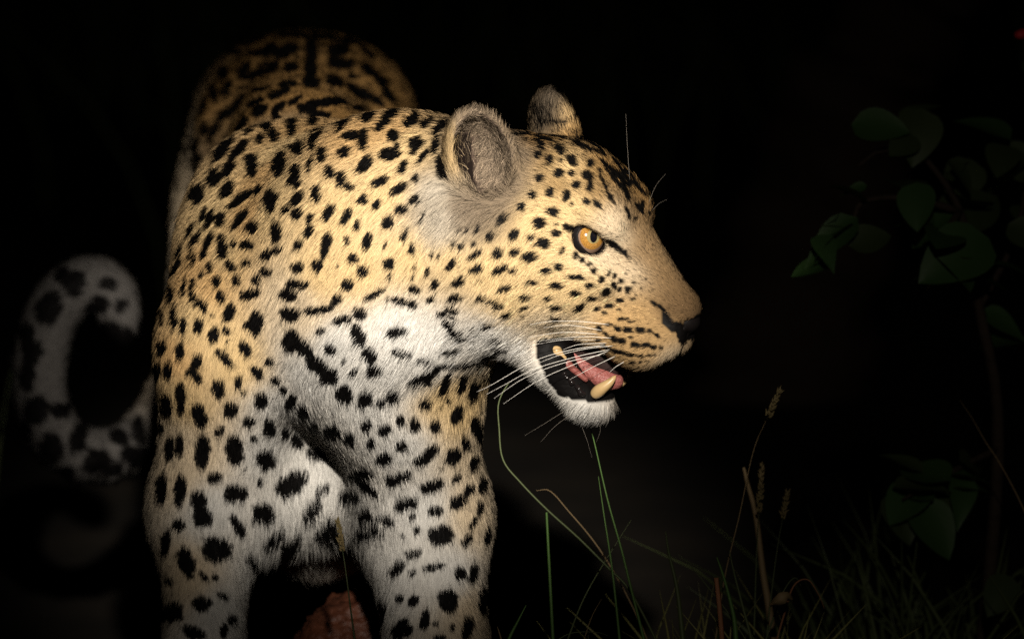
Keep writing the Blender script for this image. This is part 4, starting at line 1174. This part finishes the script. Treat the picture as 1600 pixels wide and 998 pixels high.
# shrub on the right: branches and single leaves
m_leaf = leafmat('leaf_green', (0.022, 0.052, 0.014), (0.030, 0.062, 0.017), 0.45)
m_bark = simple('bark', (0.045, 0.030, 0.020), 0.85, 0.15, noise=(40, (0.02, 0.014, 0.010)), bump=(0.8, 0.01))
sb = np.array([0.46, 0.35, 0.0])
shrub = empty('shrub', Vector(sb))
tag(shrub, 'dim green shrub with rounded leaves at the right edge', 'shrub')
MAIN = [sb, C(1560, 700, -0.35), C(1530, 480, -0.34), C(1500, 330, -0.32), C(1440, 240, -0.32), C(1390, 180, -0.34)]
BR = [MAIN, [C(1530, 480, -0.34), C(1590, 360, -0.36), C(1610, 200, -0.4), C(1600, 60, -0.42)], [C(1500, 330, -0.32), C(1420, 310, -0.29), C(1350, 315, -0.27), C(1330, 350, -0.26), C(1305, 375, -0.25)],
      [C(1500, 330, -0.32), C(1470, 380, -0.27), C(1500, 400, -0.25)], [C(1560, 700, -0.35), C(1480, 740, -0.3), C(1410, 780, -0.28)], [C(1440, 240, -0.32), C(1380, 235, -0.33), C(1340, 260, -0.33)]]
for i, P in enumerate(BR):
    Q_ = spline(P, 5)
    V, F = tube(Q_, np.linspace(0.008 if i == 0 else 0.004, 0.0012, len(Q_)), 6)
    mesh_obj('branch', V, F, m_bark, shrub)


def leaf_mesh(L, w, pointed, curl):
    V, F = [], []
    n = 9
    for i in range(n):
        t = i / (n - 1)
        e = math.sin(math.pi * t ** (0.75 if not pointed else 0.6)) ** (0.75 if not pointed else 1.0) * w
        e = max(e, 0.0004)
        z = -curl * L * t * t
        for s_, k in ((-1, 0.22), (-0.5, 0.07), (0, 0.0), (0.5, 0.07), (1, 0.22)):
            V.append((s_ * e, L * t, z + k * e))
    for i in range(n - 1):
        for j in range(4):
            a = i * 5 + j
            F.append((a, a + 1, a + 6, a + 5))
    nv = len(V)
    V += [(x, y, z - 0.0006) for x, y, z in V]
    F += [tuple(nv + q for q in f[::-1]) for f in F]
    me = bpy.data.meshes.new('leaf')
    me.from_pydata(V, [], F); me.update()
    me.polygons.foreach_set('use_smooth', np.ones(len(me.polygons), bool))
    return me


LM = [leaf_mesh(0.072, 0.027, False, 0.25), leaf_mesh(0.062, 0.022, False, 0.15), leaf_mesh(0.060, 0.015, True, 0.3)]
for me in LM:
    me.materials.append(m_leaf)
LM2 = [me.copy() for me in LM]
for me in LM2:
    me.materials[0] = m_leaf2
r = np.random.default_rng(12)


def leaf(base, tip, up, k=0, alt=False, scale=None):
    d = np.array(tip) - np.array(base); L = np.linalg.norm(d); d /= L
    R = rot_to(np.array(up), np.cross(d, up)); y = np.cross(R[:, 2], R[:, 0])
    M = Matrix(((R[0, 0], y[0], R[0, 2], 0), (R[1, 0], y[1], R[1, 2], 0), (R[2, 0], y[2], R[2, 2], 0), (0, 0, 0, 1)))
    o = bpy.data.objects.new('leaf', (LM2 if alt else LM)[k])
    COL.objects.link(o)
    sc_ = L / (0.072, 0.062, 0.060)[k]
    o.matrix_world = Matrix.Translation(Vector(base)) @ M @ Matrix.Scale(sc_, 4)
    mw = o.matrix_world.copy()
    o.parent = shrub
    o.matrix_parent_inverse = Matrix.Translation(shrub.location).inverted()
    return o


for bx, by, tx_, ty, z, k, alt in ((1545, 372, 1442, 462, -0.25, 0, False), (1340, 340, 1268, 428, -0.25, 2, False), (1432, 285, 1438, 372, -0.28, 1, False), (1330, 195, 1420, 205, -0.30, 1, False), (1440, 170, 1425, 260, -0.32, 0, True),
                                   (1480, 360, 1560, 270, -0.33, 0, True), (1575, 350, 1625, 410, -0.3, 1, True), (1355, 290, 1315, 300, -0.27, 2, False), (1520, 250, 1480, 330, -0.4, 0, True), (1560, 230, 1610, 300, -0.42, 0, True),
                                   (1390, 770, 1420, 850, -0.3, 0, True), (1430, 780, 1490, 860, -0.3, 0, False), (1500, 740, 1470, 820, -0.33, 1, True), (1580, 900, 1540, 970, -0.3, 1, True)):
    leaf(C(bx, by, z), C(tx_, ty, z + r.uniform(-0.02, 0.03)), BACK * 0.8 + UP * 0.6 + RIGHT * r.uniform(-0.3, 0.3), k, alt)
for i in range(46):
    P = BR[r.integers(0, len(BR) - 1)]
    Q_ = spline(P, 8); j = r.integers(len(Q_) // 3, len(Q_))
    bpt = Q_[j] + r.normal(0, 0.012, 3)
    d = np.array([r.normal(0, 1), r.normal(0, 0.6), r.normal(-0.3, 0.7)]); d /= np.linalg.norm(d)
    leaf(bpt, bpt + d * r.uniform(0.035, 0.07), UP + np.array([r.normal(0, .4), -0.6 + r.normal(0, .4), 0.0]), int(r.integers(0, 3)), bool(r.random() < 0.6))
# red bud at the top right
V, Q = sdf_mesh([ell(C(1594, 55, -0.42), (0.006, 0.006, 0.0045)), ell(C(1600, 52, -0.42), (0.005, 0.004, 0.004), k=0.003)], 0.001)
mesh_obj('flower_bud', V, Q, simple('bud_red', (0.45, 0.02, 0.02), 0.5, 0.3, noise=(90, (0.3, 0.01, 0.02))), shrub)

# leaning dead trunk far behind the shrub, lost in the dark
T0 = [np.array([0.36, 3.0, -0.1]), np.array([0.42, 3.0, 0.20]), np.array([0.50, 2.95, 0.44]), np.array([0.60, 2.95, 0.62]), np.array([0.56, 2.95, 0.95])]
Q_ = spline(T0, 8)
V, F = tube(Q_, np.linspace(0.14, 0.06, len(Q_)) * (1 + 0.12 * np.sin(np.arange(len(Q_)) * 1.7)), 14)
V = np.array(V); V += (vnoise(V[:, 0] * 22 + V[:, 1] * 15 + 60, V[:, 2] * 9 + 60, 41)[:, None] - 0.5) * 0.05
trunk = mesh_obj('dead_tree', V, F, m_bark)
tag(trunk, 'thick leaning dead trunk in the dark behind the shrub', 'trunk')
